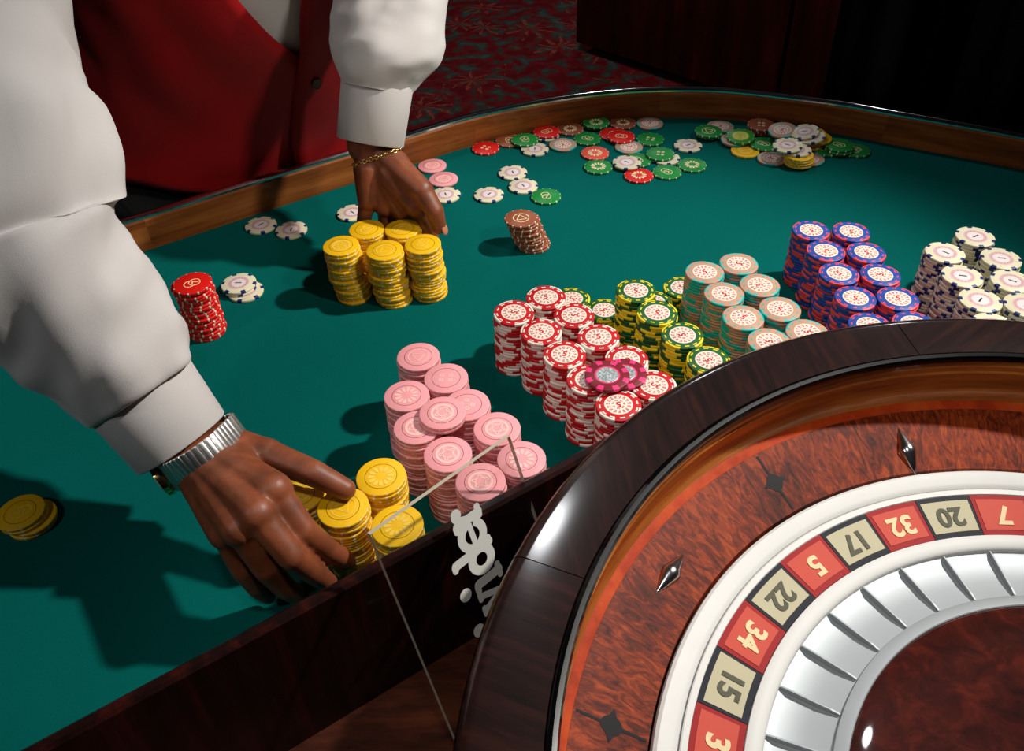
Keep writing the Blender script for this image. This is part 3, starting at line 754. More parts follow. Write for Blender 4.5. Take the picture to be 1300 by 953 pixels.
def chip(kind, x, y, z, face=None, tilt=None, rot=None, **kw):
    """one chip, z = its underside; face = what its top shows: 'print' or the kind of emblem"""
    o = inst(NAMES[kind], CMESH[kind], None, (x, y, z), (0, 0, 0), cat='chip', **kw)
    rot = random.uniform(0, 6.28) if rot is None else rot
    o.rotation_euler = (0, 0, rot)
    if tilt: o.matrix_world = Matrix.Translation((x, y, z)) @ Quaternion((-math.sin(tilt[0]), math.cos(tilt[0]), 0), tilt[1]).to_matrix().to_4x4() @ Matrix.Rotation(rot, 4, 'Z')
    if face == 'print':
        if kind in HOUSE or kind == 'white':
            k = 'white' if kind == 'white' else 'house'
            i = inst('inlay', INL[k], o, (0, 0, CT))
            inst('numeral', NUM[k], i, (0, 0, 0.00015))
        elif kind == 'maroon': inst('coin', INL['coin'], o, (0, 0, CT - 0.0001), label='embossed silver coin centre')
    elif face: inst('emblem', emblem(face, kind), o, (0, 0, CT))
    return o

STACKS = [
('red',0.0025,0.6595,20),('red',0.0276,0.6293,20),('red',0.0471,0.5951,20),('red',0.0659,0.5606,20),('red',0.0882,0.5279,20),('red',0.0348,0.6820,20),('red',0.0600,0.6518,20),('red',0.0802,0.6180,20),('red',0.1022,0.5854,20),('red',0.1216,0.5503,20),('green',0.1241,0.6878,20),('green',0.1396,0.6516,20),('green',0.1576,0.6165,20),('green',0.1749,0.5805,20),('green',0.0979,0.7173,6),('green',0.0652,0.7392,6),('green',0.1512,0.7284,6),('green',0.1853,0.7522,6),('tan',0.1973,0.7148,20),('tan',0.2346,0.7274,20),('tan',0.2469,0.6897,20),('tan',0.2569,0.6507,20),('tan',0.2091,0.6773,20),('tan',0.2191,0.6392,20),('tan',0.2347,0.6031,20),('tan',0.2725,0.6144,20),('blue',0.3251,0.7846,20),('blue',0.3663,0.7791,20),('blue',0.3291,0.7451,20),('blue',0.3692,0.7397,20),('blue',0.3300,0.7042,20),('blue',0.3700,0.7001,20),('blue',0.3332,0.6634,20),('blue',0.3730,0.6603,20),('blue',0.3328,0.6210,20),('blue',0.3738,0.6209,20),('white',0.4913,0.7616,20),('white',0.4484,0.7343,20),('white',0.4488,0.6930,20),('white',0.4496,0.6534,20),('white',0.5000,0.7205,20),('white',0.4930,0.6818,20),('white',0.4877,0.6428,20),('white',0.4447,0.6143,20),('pink',-0.0858,0.5995,20),('pink',-0.0593,0.5691,20),('pink',-0.0927,0.5482,20),('pink',-0.0813,0.5095,20),('pink',-0.0403,0.5346,20),('pink',-0.0149,0.5045,20),('pink',-0.0548,0.4782,20),('pink',0.0043,0.4701,20),('pink',-0.0281,0.4478,20),('yellow',-0.1063,0.4571,20),('yellow',-0.0898,0.4084,20),('yellow',-0.1324,0.4277,20),('yellow',-0.1688,0.4428,20),('yellow',-0.0922,0.7848,20),('yellow',-0.1324,0.7756,20),('yellow',-0.1805,0.7871,20),('yellow',-0.1558,0.8179,20),('yellow',-0.1162,0.8164,20)]
ORD = ['', '2nd', '3rd', '4th', '5th', '6th', '7th', '8th', '9th', '10th', '11th', '12th', '13th', '14th', '15th', '16th', '17th', '18th', '19th', '20th', '21st', '22nd']
nth = ['farthest', '2nd farthest', 'middle', '2nd nearest', 'nearest']
WHERE = ([f'{q} stack of left row' for q in nth] + [f'{q} stack of right row' for q in nth]
  + [f'{q} tall stack' for q in ('farthest', '2nd farthest', '2nd nearest', 'nearest')] + ['low stack at left of tall ones', 'low stack mostly behind red row', 'low stack directly behind tall ones', 'low stack touching tan stacks']
  + ['farthest left stack', 'farthest right stack', '2nd farthest right stack', '2nd nearest right stack', '2nd farthest left stack', '2nd nearest left stack', 'nearest left stack', 'nearest right stack']
  + [f'{q} stack of {s} row' for q in nth for s in ('left', 'right')]
  + ['farthest right stack', 'farthest left stack', '2nd farthest left stack', '2nd nearest left stack', '2nd farthest right stack', '2nd nearest right stack', 'nearest right stack', 'nearest left stack']
  + ['farthest right-row stack', '2nd farthest right-row stack', 'farthest left-row stack', '2nd farthest left-row stack', 'middle right-row stack', '2nd nearest right-row stack', '2nd nearest left-row stack', 'nearest right-row stack', 'nearest left-row stack']
  + ['stack beside thumb of watch hand', 'stack behind the clear sign', 'stack gripped by watch hand', 'stack under palm of watch hand',
     'front right stack by gold bracelet', 'front middle stack by gold bracelet', 'front left stack by gold bracelet', 'back left stack by gold bracelet', 'back right stack by gold bracelet'])
GRP = {'red': 'red chips in two rows of stacks', 'green': 'green and yellow chips in stacks', 'tan': 'tan chips in two rows of stacks', 'blue': 'blue chips in two rows of stacks', 'white': 'ivory chips in two rows of stacks',
       'pink': 'pink chips in two rows of stacks', 'yellow': 'yellow chips in stacks'}
EMK = ['disc', 'flower', 'four', 'tri', 'rings']
PINKF = ['tri', 'four', 'flower', 'disc', 'four', 'disc', 'disc', 'flower', 'disc']
YELF = ['flower', 'flower', 'tri', 'disc', 'rings', 'tri', 'disc', 'rings', 'tri']
def jit(kind, first):
    if kind in ('yellow',) and first: return 0.0016
    return {'red': 0.0005, 'green': 0.0006, 'tan': 0.0004, 'blue': 0.0007, 'white': 0.0009, 'pink': 0.0008, 'yellow': 0.0008}[kind]
kp = ky = 0
for si, (kind, x, y, n) in enumerate(STACKS):
    loose = si >= 57
    face = 'print'
    if kind == 'pink': face = PINKF[kp]; kp += 1
    if kind == 'yellow': face = YELF[ky]; ky += 1
    j = jit(kind, loose); ph = random.uniform(0, 6.28); sx = random.uniform(-1, 1); sy = random.uniform(-1, 1)
    for i in range(n):
        top = n - 1 - i
        w = 1.0 if top else 0.15
        dx = random.uniform(-j, j) * w; dy = random.uniform(-j, j) * w
        if loose:   # pushed stacks lean and step sideways
            t = i / (n - 1); dx += 0.0022 * math.sin(t * 7 + ph) * (1 - t) * sx; dy += 0.0016 * math.sin(t * 5 + ph) * (1 - t)
            if si == 59: dx += 0.006 * (1 - t) - 0.0028 * (0.35 < t < 0.5)
            if si == 58: dx += 0.003 * (1 - t) - 0.003 * (0.45 < t < 0.6)
            if si == 57: dx += 0.002 * (1 - t)
        if top == 0: lab = f'topmost {DESC[kind]}, {WHERE[si]}'
        elif i == 0: lab = f'bottom {DESC[kind]}, {WHERE[si]}'
        else: lab = f'{DESC[kind]}, {ORD[top]} from top, {WHERE[si]}'
        chip(kind, x + dx, y + dy, i * CT, face if top == 0 else None, label=lab, group=GRP[kind])

# single stacks out on the felt
for i in range(12):
    t = i / 11
    x = 0.0305 - 0.0139 * t ** 0.8 + 0.0012 * math.sin(i * 2.1); y = 0.873 + 0.0008 * math.sin(i * 3.3)
    chip('brownr', x, y, i * CT, 'tri' if i == 11 else None, label=('topmost' if i == 11 else 'bottom' if i == 0 else f'{ORD[11 - i]} from top') + ' brown chip of leaning stack alone on the felt', group='brown chips in leaning stack')
for i in range(20):
    t = i / 19
    x = -0.3256 + 0.0012 * math.sin(i * 1.7) - 0.002 * (i == 18) ; y = 0.7295 + 0.0010 * math.sin(i * 2.9) - 0.0015 * (t > 0.8)
    chip('redr', x, y, i * CT, 'rings' if i == 19 else None, label=('topmost' if i == 19 else 'bottom' if i == 0 else f'{ORD[19 - i]} from top') + ' red chip of lone stack beside white sleeve', group='red chips in lone stack')
for i in range(6):
    chip('greenr', -0.346 + 0.0008 * math.sin(i * 2), 0.668 + 0.0008 * math.cos(i * 3), i * CT, 'rings' if i == 5 else None, label=('topmost' if i == 5 else 'bottom' if i == 0 else f'{ORD[5 - i]} from top') + ' green chip of low stack half hidden by white sleeve', group='green chips in low stack')
for i, (x, y) in enumerate(((-0.4120, 0.4775), (-0.4110, 0.4782), (-0.4172, 0.4780), (-0.4185, 0.4783))):
    chip('yellow', x, y, i * CT, 'rings' if i == 3 else None, label=('topmost', '2nd from top', '3rd from top', 'bottom')[3 - i] + ' yellow chip of low heap at left below the sleeve', group='yellow chips in low heap')
# two chips on top of pink stacks, two maroon ones on the red stacks
for i, w in enumerate(('lower', 'upper')):
    chip('pink', -0.0606 + 0.0006 * i, 0.5184 + 0.0005 * i, (20 + i) * CT, 'disc' if i else None, label=f'{w} of two pink chips laid across two pink stacks', group='pink chips laid across stacks')
chip('maroon', 0.0974, 0.5634, 20 * CT, 'print', label='lower maroon chip with hot pink spots laid across the red stacks', group='maroon chips on the red stacks')
chip('maroon', 0.0816, 0.5581, 21 * CT, 'print', label='upper maroon chip with hot pink spots and silver centre', group='maroon chips on the red stacks')

LOOSE = [
('redr',-0.0278,1.1214,1,'four','red chip lying leftmost along the wooden rail'),('brownr',0.0059,1.1418,1,'rings','brown chip half under green chip near the rail'),('white',0.0416,1.1126,1,'','ivory chip half under green chip, beside tan chip'),
('greenr',0.0281,1.1361,2,'rings','green chip lying on brown and ivory chips near rail'),('white',0.0595,1.1559,1,'','ivory chip beneath a red chip against the rail'),('redr',0.0607,1.1584,2,'rings','red chip lying on ivory chip against the rail'),
('brownr',0.0958,1.1712,1,'flower','brown daisy chip between red chip and green pair'),('tan',0.0818,1.1235,1,'','leftmost single tan chip lying flat on the felt'),('greenr',0.1323,1.1866,1,'flower','lower of two green chips stacked against the rail'),
('greenr',0.1348,1.1824,2,'flower','upper of two green daisy chips stacked against the rail'),('brownr',0.1748,1.1848,1,'flower','brown daisy chip right of the stacked green pair'),('tan',0.2139,1.1805,1,'','tan chip touching the rail, right of brown daisy chip'),
('redr',0.1557,1.1505,1,'rings','red chip mostly hidden under another red chip'),('greenr',0.1181,1.1388,1,'rings','green ring-emblem chip just in front of the green pair'),('redr',0.1658,1.1354,2,'rings','red chip lying on another red chip below brown daisy'),
('greenr',0.2072,1.1303,1,'four','green chip with four dots, below the rail tan chip'),('tan',0.1739,1.1092,1,'','tan chip in the middle of the scattered chips'),('salmon',0.1249,1.0949,1,'flower','pale red daisy chip above a green daisy chip'),
('greenr',0.1255,1.0555,1,'flower','green daisy chip nearest the front left of the scatter'),('greenr',0.1809,1.0706,1,'rings','green chip partly under ivory chip in the scatter'),('white',0.1648,1.0589,2,'','ivory chip lying on a green chip in the scatter'),
('white',0.2201,1.0741,1,'','ivory chip almost hidden under green dotted chip'),('greenr',0.2135,1.0799,2,'four','green dotted chip lying on an ivory chip'),('redr',0.1769,1.0279,1,'flower','red daisy chip at the front of the scatter'),
('greenr',0.2157,1.0346,1,'rings','green ring chip right of the front red daisy chip'),('greenr',0.2525,1.0516,1,'flower','rightmost green daisy chip of the scatter'),('white',0.2570,1.1078,1,'','ivory chip lying alone above rightmost green daisy chip'),
('pink',-0.1013,1.0748,1,'disc','far one of two pink chips beside the braceleted hand'),('pink',-0.0843,1.0365,1,'disc','near one of two pink chips beside the braceleted hand'),('white',-0.0800,0.9952,1,'','ivory chip touching the thumb, below two pink chips'),
('white',-0.0235,0.9917,1,'','ivory chip alone between thumb and ivory pair'),('white',0.0090,1.0480,1,'','farther of two touching ivory chips'),('white',0.0220,1.0109,1,'','nearer of two touching ivory chips beside green chip'),
('greenr',0.0507,0.9824,1,'rings','green chip touching an ivory chip above brown stack'),('white',-0.1977,0.9585,1,'','ivory chip half hidden behind the braceleted hand'),('white',-0.3098,0.9367,1,'','left one of two ivory chips in shadow of the vest'),
('white',-0.2692,0.9231,1,'','right one of two ivory chips in shadow of the vest'),('white',-0.2987,0.7968,1,'','bottom ivory chip of three beside lone red stack'),('white',-0.3065,0.8033,2,'','middle ivory chip of three beside lone red stack'),
('white',-0.3068,0.8033,3,'','topmost ivory chip of three beside lone red stack'),('tan',0.3137,1.1624,1,'','tan chip peeking from behind green triangle chips'),('greenr',0.2923,1.1384,2,'tri','lower of two green triangle chips near the rail'),
('greenr',0.2906,1.1361,3,'tri','upper of two green triangle chips near the rail'),('yellow',0.3324,1.0863,1,'disc','single yellow chip at left end of the messy heap'),('tan',0.3234,1.1142,2,'','tan chip under the lime-centred green chip'),
('lime',0.3309,1.1135,3,'disc','green chip with lime yellow centre on messy heap'),('pink',0.3708,1.1504,1,'disc','pink chip at bottom of brown pile by the rail'),('redr',0.3693,1.1462,2,'four','red chip within brown pile by the rail'),
('brownr',0.3678,1.1446,3,'four','second brown chip of pile by the rail'),('brownr',0.3670,1.1436,4,'four','topmost brown chip of pile by the rail'),('greenr',0.3609,1.0982,2,'rings','dark green chip in middle of the messy heap'),
('tan',0.3630,1.0615,1,'','front left tan chip sticking out under messy heap'),('tan',0.4136,1.0569,1,'','tan chip under the yellow chips of messy heap'),('greenr',0.4438,1.0821,1,'rings','bottom green chip at right of messy heap'),
('greenr',0.4596,1.0783,2,'rings','middle green chip at right of messy heap'),('greenr',0.4599,1.0806,3,'rings','upper green chip at right of messy heap'),('greenr',0.4828,1.0767,1,'rings','rightmost green chip of the messy heap'),
('yellow',0.3946,1.0455,2,'disc','lowest of four front yellow chips in messy heap'),('yellow',0.3952,1.0459,3,'disc','second lowest of four front yellow chips in heap'),('yellow',0.3937,1.0464,4,'disc','third lowest of four front yellow chips in heap'),
('yellow',0.3932,1.0468,5,'disc','uppermost of four front yellow chips in messy heap'),('white',0.3920,1.0540,6,'','lower ivory chip lying on the front yellow chips'),('white',0.3798,1.0567,7,'','upper ivory chip lying on the front yellow chips'),
('yellow',0.4248,1.0966,2,'disc','lowest of four rear yellow chips in messy heap'),('yellow',0.4256,1.0999,3,'disc','second lowest of four rear yellow chips in heap'),('yellow',0.4344,1.0985,4,'disc','third lowest of four rear yellow chips in heap'),
('yellow',0.4247,1.0974,5,'disc','uppermost of four rear yellow chips in messy heap'),('white',0.4196,1.0861,6,'','lower ivory chip lying on the rear yellow chips'),('white',0.4138,1.0945,7,'','upper ivory chip lying on the rear yellow chips'),
('tan',0.3871,1.1084,6,'','tilted tan chip on top of the messy heap')]
for kind, x, y, lv, e, lab in LOOSE:
    tl = {'upper ivory chip lying on the front yellow chips': (3.6, 0.10), 'upper ivory chip lying on the rear yellow chips': (3.3, 0.20), 'lower ivory chip lying on the rear yellow chips': (3.3, 0.16), 'tilted tan chip on top of the messy heap': (3.8, 0.14),
          'uppermost of four rear yellow chips in messy heap': (3.4, 0.14), 'green chip with lime yellow centre on messy heap': (4.2, 0.10)}.get(lab)
    chip(kind, x, y, (lv - 1) * CT + (0.002 if tl else 0), e or 'print', tl, label=lab, group='single chips scattered on the far felt')

# ------------------------------------------------------------------ the dealer
F = Vector((0.53, -0.848, 0)).normalized(); LT = Vector((-F.y, F.x, 0))     # facing; the person's left
person = empty('person', (-0.32, 1.17, FL), label='dealer in red vest and white shirt leaning over the table', cat='person')
PT = Matrix.Translation((0.32, -1.17, -FL))
def pobj(name, me, mat=None, parent=None, **kw):
    me.transform(PT); return obj(name, me, mat, parent or person, **kw)
# torso: centre, half width, half depth by height
TOR = [(-0.364, 1.142, -0.10, 0.220, 0.122), (-0.362, 1.137, 0.00, 0.220, 0.118), (-0.354, 1.124, 0.08, 0.215, 0.116), (-0.322, 1.097, 0.18, 0.202, 0.118), (-0.290, 1.055, 0.30, 0.200, 0.124),
       (-0.255, 1.015, 0.42, 0.196, 0.120), (-0.230, 0.980, 0.50, 0.172, 0.098), (-0.212, 0.955, 0.555, 0.085, 0.070)]
TORS = smooth_path(TOR, 8)
def torso_at(z):
    for a, b in zip(TORS, TORS[1:]):
        if a[2] <= z <= b[2]:
            t = (z - a[2]) / (b[2] - a[2]); return [p + (q - p) * t for p, q in zip(a, b)]
    return list(TORS[0] if z < TORS[0][2] else TORS[-1])
def torso_pt(z, phi, off=0.0):
    cx, cy, _, w, d = torso_at(z)
    c, s = math.cos(phi), math.sin(phi); ex = 0.85
    px = math.copysign(abs(s) ** ex, s) * (w + off); py = math.copysign(abs(c) ** ex, c) * (d + off)
    return Vector((cx, cy, z)) + LT * px + F * py

# shirt body
sv = []; sf = []; nz, na = 40, 56
for i in range(nz + 1):
    z = 0.10 + 0.445 * i / nz
    for k in range(na): sv.append(torso_pt(z, 2 * math.pi * k / na, -0.004 + 0.0015 * noise.noise(Vector((k * .5, z * 40, 0)))))
for i in range(nz):
    for k in range(na): sf.append((i * na + k, i * na + (k + 1) % na, (i + 1) * na + (k + 1) % na, (i + 1) * na + k))
sf.append(tuple(reversed(range(na)))); sf.append(tuple(nz * na + k for k in range(na)))
shirt = pobj('shirt', pyd('shirt', sv, sf), M['shirt'])
# vest: one wrap from the overlapping left front round the back to the right front
vv_ = []; vf = []; nz, na = 46, 90
def vest_edge(z):
    if z < 0.172: return 0.0
    return min(0.8, (z - 0.172) * 3.4)
for i in range(nz + 1):
    t = i / nz
    for k in range(na + 1):
        s = k / na
        ztop = 0.53; 
        phi0 = R_(-5) + 0.0; 
        # nominal angle for the hem height
        ph = R_(-5) + s * R_(370) - R_(4)
        fr = (math.cos(ph) + 1) / 2
        hem = 0.080 - 0.062 * max(0, math.cos(ph)) ** 4 - 0.030 * fr
        z = hem + (ztop - hem) * t
        e = vest_edge(z)
        a0 = R_(2.5) + e * 0.02; a1 = R_(372) - min(0.95, max(0.0, z - 0.136) * 2.8)
        a = a0 + (a1 - a0) * s
        lay = 0.0045 * max(0, 1 - s * 7)
        wr = 0.006 * noise.noise(Vector((a * 2.2, z * 14 + a * 2.5, 3.0))) + 0.0035 * math.sin(z * 40 - a * 5.5 + 2 * noise.noise(Vector((a * 2, z * 9, 7)))) * max(0, math.cos(a)) * (1 - t)
        vv_.append(torso_pt(z, a, 0.006 + lay + wr))
for i in range(nz):
    for k in range(na): vf.append((i * (na + 1) + k, i * (na + 1) + k + 1, (i + 1) * (na + 1) + k + 1, (i + 1) * (na + 1) + k))
vest = pobj('vest', pyd('vest', vv_, vf), M['vest'])
so = vest.modifiers.new('s', 'SOLIDIFY'); so.thickness = 0.003; so.offset = 1
bme = lathe('button', [(0.0, 0.0), (0.0075, 0.0), (0.0075, 0.0018), (0.0062, 0.0026), (0.0050, 0.0018), (0.0, 0.0016)], 20, closed_prof=False)
for z in (0.150,):
    p = torso_pt(z, R_(8), 0.0150); q = torso_pt(z, R_(8), 0.03)
    me = bme.copy(); me.transform((q - p).to_track_quat('Z', 'Y').to_matrix().to_4x4()); me.transform(Matrix.Translation(p))
    pobj('button', me, M['vest_button'], vest)

def tube(name, path, nang=44, wr=0.006, seed=0.0, fold_axis=None, bag=None, end_caps=True):
    """cloth tube along (x, y, z, r) points with wrinkles"""
    P = smooth_path(path, 14); v = []; f = []; n = len(P); L = 0
    prev = None; xax = None
    for i, p in enumerate(P):
        c = Vector(p[:3]); a = Vector(P[max(i - 1, 0)][:3]); b = Vector(P[min(i + 1, n - 1)][:3]); t = (b - a).normalized()
        if xax is None: xax, _ = frame(t)
        xax = (xax - t * xax.dot(t)).normalized(); yax = t.cross(xax)
        if prev is not None: L += (c - prev).length
        prev = c; s = i / (n - 1)
        for k in range(nang):
            an = 2 * math.pi * k / nang; d = xax * math.cos(an) + yax * math.sin(an)
            amp = wr * (0.35 + 0.65 * math.sin(math.pi * min(1, s * 1.02)))
            h = noise.noise(Vector((d.x * 2.2 + L * 9 + seed, d.y * 2.2 + L * 14, d.z * 2.2))) * 1.1
            h += 0.9 * (1 - abs(noise.noise(Vector((d.x * 1.3 + seed * 2, d.y * 1.3 + L * 22 + d.x * 1.5, d.z * 1.3 + L * 16)))) * 2.4)
            r = p[3] + amp * h
            if bag: r += bag(s, d)
            v.append(c + d * r)
    for i in range(n - 1):
        for k in range(nang): f.append((i * nang + k, i * nang + (k + 1) % nang, (i + 1) * nang + (k + 1) % nang, (i + 1) * nang + k))
    if end_caps: f.append(tuple(reversed(range(nang))))
    me = pyd(name, v, f); bm = bmesh.new(); bm.from_mesh(me)
    for _ in range(3): bmesh.ops.smooth_vert(bm, verts=[q for q in bm.verts if not q.is_boundary], factor=0.5, use_axis_x=True, use_axis_y=True, use_axis_z=True)
    bmesh.ops.recalc_face_normals(bm, faces=bm.faces); bm.to_mesh(me); bm.free(); return me

# joints
SR, ER, WR = Vector((-0.475, 0.86, 0.44)), Vector((-0.376, 0.558, 0.272)), Vector((-0.2578, 0.4739, 0.088))
SL, EL, WL = Vector((-0.055, 1.09, 0.56)), Vector((-0.102, 0.978, 0.350)), Vector((-0.150, 0.8844, 0.135))
dR = (ER - WR).normalized(); dL = (EL - WL).normalized()
cR = WR + dR * 0.005; cL = WL + dL * 0.002
def pth(*a): return [tuple(p) + (r,) for p, r in a]
slR = tube('sleeve', pth((Vector((-0.285, 0.965, 0.485)), 0.072), (SR.lerp(Vector((-0.285, 0.965, 0.485)), 0.5), 0.078), (SR, 0.082), (SR.lerp(ER, 0.5), 0.070), (ER + Vector((0.008, 0.02, 0.02)), 0.068), (ER.lerp(WR, 0.18), 0.066), (ER.lerp(WR, 0.5), 0.056), (ER.lerp(WR, 0.74), 0.047), (cR + dR * 0.048, 0.0400)), wr=0.013, seed=3.1)
pobj('sleeve', slR, M['shirt'], shirt)
def bagL(s, d): return 0.012 * math.exp(-((s - 0.78) / 0.10) ** 2) * max(0, d.dot(Vector((0.85, 0.1, -0.3)))) 
slL = tube('sleeve', pth((Vector((-0.170, 1.015, 0.500)), 0.068), (SL, 0.075), (SL.lerp(EL, 0.5), 0.068), (EL + Vector((0.0, 0.0, 0.0)), 0.064), (EL.lerp(WL, 0.3), 0.054), (EL.lerp(WL, 0.50), 0.053), (EL.lerp(WL, 0.64), 0.048), (cL + dL * 0.058, 0.0370)), wr=0.0085, seed=8.4, bag=bagL)
pobj('sleeve', slL, M['shirt'], shirt)
def cuff(c0, d, r0, r1, ln):
    prof = [(r0, 0), (r0 + 0.0015, -0.0006), (r0 + 0.0028, 0.0006), (r1 + 0.003, ln), (r1 + 0.001, ln + 0.001), (r1, ln)]
    me = lathe('cuff', prof, 40, ang=60); me.transform(Matrix.Diagonal((1.05, 0.95, 1, 1)))
    me.transform(d.to_track_quat('Z', 'Y').to_matrix().to_4x4()); me.transform(Matrix.Translation(c0)); return me
pobj('cuff', cuff(cR, dR, 0.0350, 0.0385, 0.055), M['shirt'], shirt)
pobj('cuff', cuff(cL, dL, 0.0335, 0.0355, 0.070), M['shirt'], shirt)
# cuff button seen on the left wrist
# collar
bm = bmesh.new()
cl = lathe('collar', [(0.062, 0.0), (0.060, 0.035), (0.064, 0.036), (0.074, 0.006)], 40); cl.transform(Matrix.Rotation(0.3, 4, LT)); cl.transform(Matrix.Translation((-0.205, 0.945, 0.545)))
pobj('collar', cl, M['shirt'], shirt)

# hands: palm and five jointed fingers, grown into one skin
def hand(spec, wrist, arm, back, rw=0.027):
    """spec: finger -> list of joints; back = direction of the back of the hand"""
    bm = bmesh.new()
    rad = {'thumb': (0.0150, 0.0125, 0.0105, 0.0085), 'index': (0.0115, 0.0098, 0.0085, 0.0070), 'middle': (0.0118, 0.0100, 0.0088, 0.0072), 'ring': (0.0112, 0.0095, 0.0082, 0.0068), 'pinky': (0.0100, 0.0082, 0.0071, 0.0060)}
    capsule(bm, arm, wrist, 0.034, rw, flat=(back, 0.82)); 
    for k, J in spec.items():
        J = [Vector(j) for j in J]; r = rad[k]
        for a, b, ra, rb in zip(J, J[1:], r, r[1:]): capsule(bm, a, b, ra, rb)
        if k == 'thumb':
            capsule(bm, wrist, J[0], 0.017, 0.0165); capsule(bm, wrist.lerp(J[0], 0.5), J[1], 0.0155, 0.0135)
        else:
            capsule(bm, wrist, J[0], 0.0185, r[0] + 0.0022)
            capsule(bm, wrist.lerp(J[0], 0.45) - back * 0.003, J[0] - back * 0.003, 0.0175, r[0] + 0.0015)
    fs = [Vector(spec[k][0]) for k in ('index', 'middle', 'ring', 'pinky')]
    for a, b in zip(fs, fs[1:]):
        capsule(bm, a.lerp(wrist, .10), b.lerp(wrist, .10), 0.0115, 0.0108); capsule(bm, a.lerp(wrist, .35), b.lerp(wrist, .35), 0.0135, 0.0135); capsule(bm, a.lerp(wrist, .6), b.lerp(wrist, .6), 0.0155, 0.0155)
    t0 = Vector(spec['thumb'][0]); t1 = Vector(spec['thumb'][1])
    capsule(bm, t0.lerp(t1, .35), fs[0].lerp(wrist, .32), 0.0125, 0.0120)
    capsule(bm, t0, fs[1].lerp(wrist, .55), 0.0150, 0.0150)
    return remesh('hand', bm, 0.0016, 5, 0.5)
RH = {'thumb': [(-0.2270, 0.4740, 0.092), (-0.1916, 0.4610, 0.0905), (-0.1536, 0.4440, 0.0865), (-0.1304, 0.4365, 0.0755)],
      'index': [(-0.1729, 0.4085, 0.110), (-0.1532, 0.3923, 0.085), (-0.1402, 0.3960, 0.055), (-0.1305, 0.4010, 0.035)],
      'middle': [(-0.1813, 0.3901, 0.107), (-0.1600, 0.3740, 0.080), (-0.1490, 0.3800, 0.050), (-0.1430, 0.3862, 0.028)],
      'ring': [(-0.1940, 0.3849, 0.098), (-0.1805, 0.3750, 0.065), (-0.1725, 0.3780, 0.035), (-0.1660, 0.3835, 0.015)],
      'pinky': [(-0.2085, 0.3911, 0.086), (-0.2010, 0.3813, 0.056), (-0.1965, 0.3830, 0.031), (-0.1920, 0.3865, 0.014)]}
LH = {'thumb': [(-0.1210, 0.8640, 0.118), (-0.0925, 0.8320, 0.104), (-0.0795, 0.8190, 0.085), (-0.0760, 0.8170, 0.066)],
      'index': [(-0.1010, 0.8400, 0.082), (-0.0900, 0.8420, 0.052), (-0.0880, 0.8430, 0.030), (-0.0890, 0.8440, 0.012)],
      'middle': [(-0.1180, 0.8500, 0.072), (-0.1140, 0.8480, 0.040), (-0.1130, 0.8520, 0.022), (-0.1130, 0.8560, 0.010)],
      'ring': [(-0.1370, 0.8560, 0.073), (-0.1390, 0.8510, 0.042), (-0.1390, 0.8520, 0.025), (-0.1380, 0.8540, 0.010)],
      'pinky': [(-0.1560, 0.8540, 0.083), (-0.1640, 0.8480, 0.056), (-0.1665, 0.8470, 0.036), (-0.1670, 0.8480, 0.018)]}
hR = hand(RH, WR, WR + dR * 0.10, Vector((-0.45, -0.35, 0.82)).normalized(), 0.027)
hL = hand(LH, WL, WL + dL * 0.10, Vector((0.1, 0.9, 0.2)).normalized(), 0.0265)
# trunk, neck, head, legs under the clothes
bm = bmesh.new()
for a, b in zip(TORS[::6], TORS[6::6]):
    for s in (-1, 0, 1):
        ra = min(a[3] * 0.45, a[4] * 0.9); rb = min(b[3] * 0.45, b[4] * 0.9)
        capsule(bm, Vector(a[:3]) + LT * s * (a[3] - ra - 0.012), Vector(b[:3]) + LT * s * (b[3] - rb - 0.012), ra - 0.012, rb - 0.012)
HC = Vector((-0.165, 0.885, 0.735))
capsule(bm, Vector((-0.215, 0.965, 0.52)), HC + Vector((-0.01, 0.015, -0.07)), 0.060, 0.052)
fq = F.to_track_quat('Y', 'Z').to_matrix()
for s, e, w, r0 in ((SR, ER, WR, 0.05), (SL, EL, WL, 0.05)):
    capsule(bm, Vector((-0.226, 0.98, 0.47)).lerp(s, 0.5), s, 0.040, 0.050); capsule(bm, s, e, 0.052, 0.040); capsule(bm, e, e.lerp(w, 0.75), 0.040, 0.030)
ball(bm, HC + Vector((0, 0, 0.025)) - F * 0.012, 0.074, 0.092, 0.088, fq); ball(bm, HC + F * 0.028 + Vector((0, 0, -0.045)), 0.056, 0.060, 0.066, fq)
ball(bm, HC + F * 0.070 + Vector((0, 0, -0.090)), 0.026, 0.020, 0.018, fq)
capsule(bm, HC + F * 0.084 + Vector((0, 0, 0.020)), HC + F * 0.104 + Vector((0, 0, -0.022)), 0.008, 0.013); ball(bm, HC + F * 0.092 + Vector((0, 0, -0.026)), 0.019, 0.012, 0.009, fq)
ball(bm, HC + F * 0.083 + Vector((0, 0, -0.056)), 0.025, 0.010, 0.010, fq)
ball(bm, HC + F * 0.076 + Vector((0, 0, 0.034)), 0.052, 0.012, 0.010, fq)
for s in (-1, 1):
    ball(bm, HC + LT * s * 0.076 - F * 0.008 + Vector((0, 0, -0.008)), 0.010, 0.020, 0.032, fq)
for s in (-1, 1):
    hp = Vector((-0.322, 1.165, -0.12)) + LT * s * 0.085; kn = hp + F * 0.02 + Vector((0, 0, -0.36)); an = Vector((hp.x, hp.y, FL + 0.09)) - F * 0.02
    capsule(bm, hp, kn, 0.075, 0.052); capsule(bm, kn, an, 0.050, 0.038)
trunk = remesh('trunk', bm, 0.007, 4, 0.5)
def join(name, meshes, mat):
    bm = bmesh.new()
    for m_ in meshes: bm.from_mesh(m_)
    me = bpy.data.meshes.new(name); bm.to_mesh(me); bm.free(); me.materials.clear(); me.materials.append(mat); return me
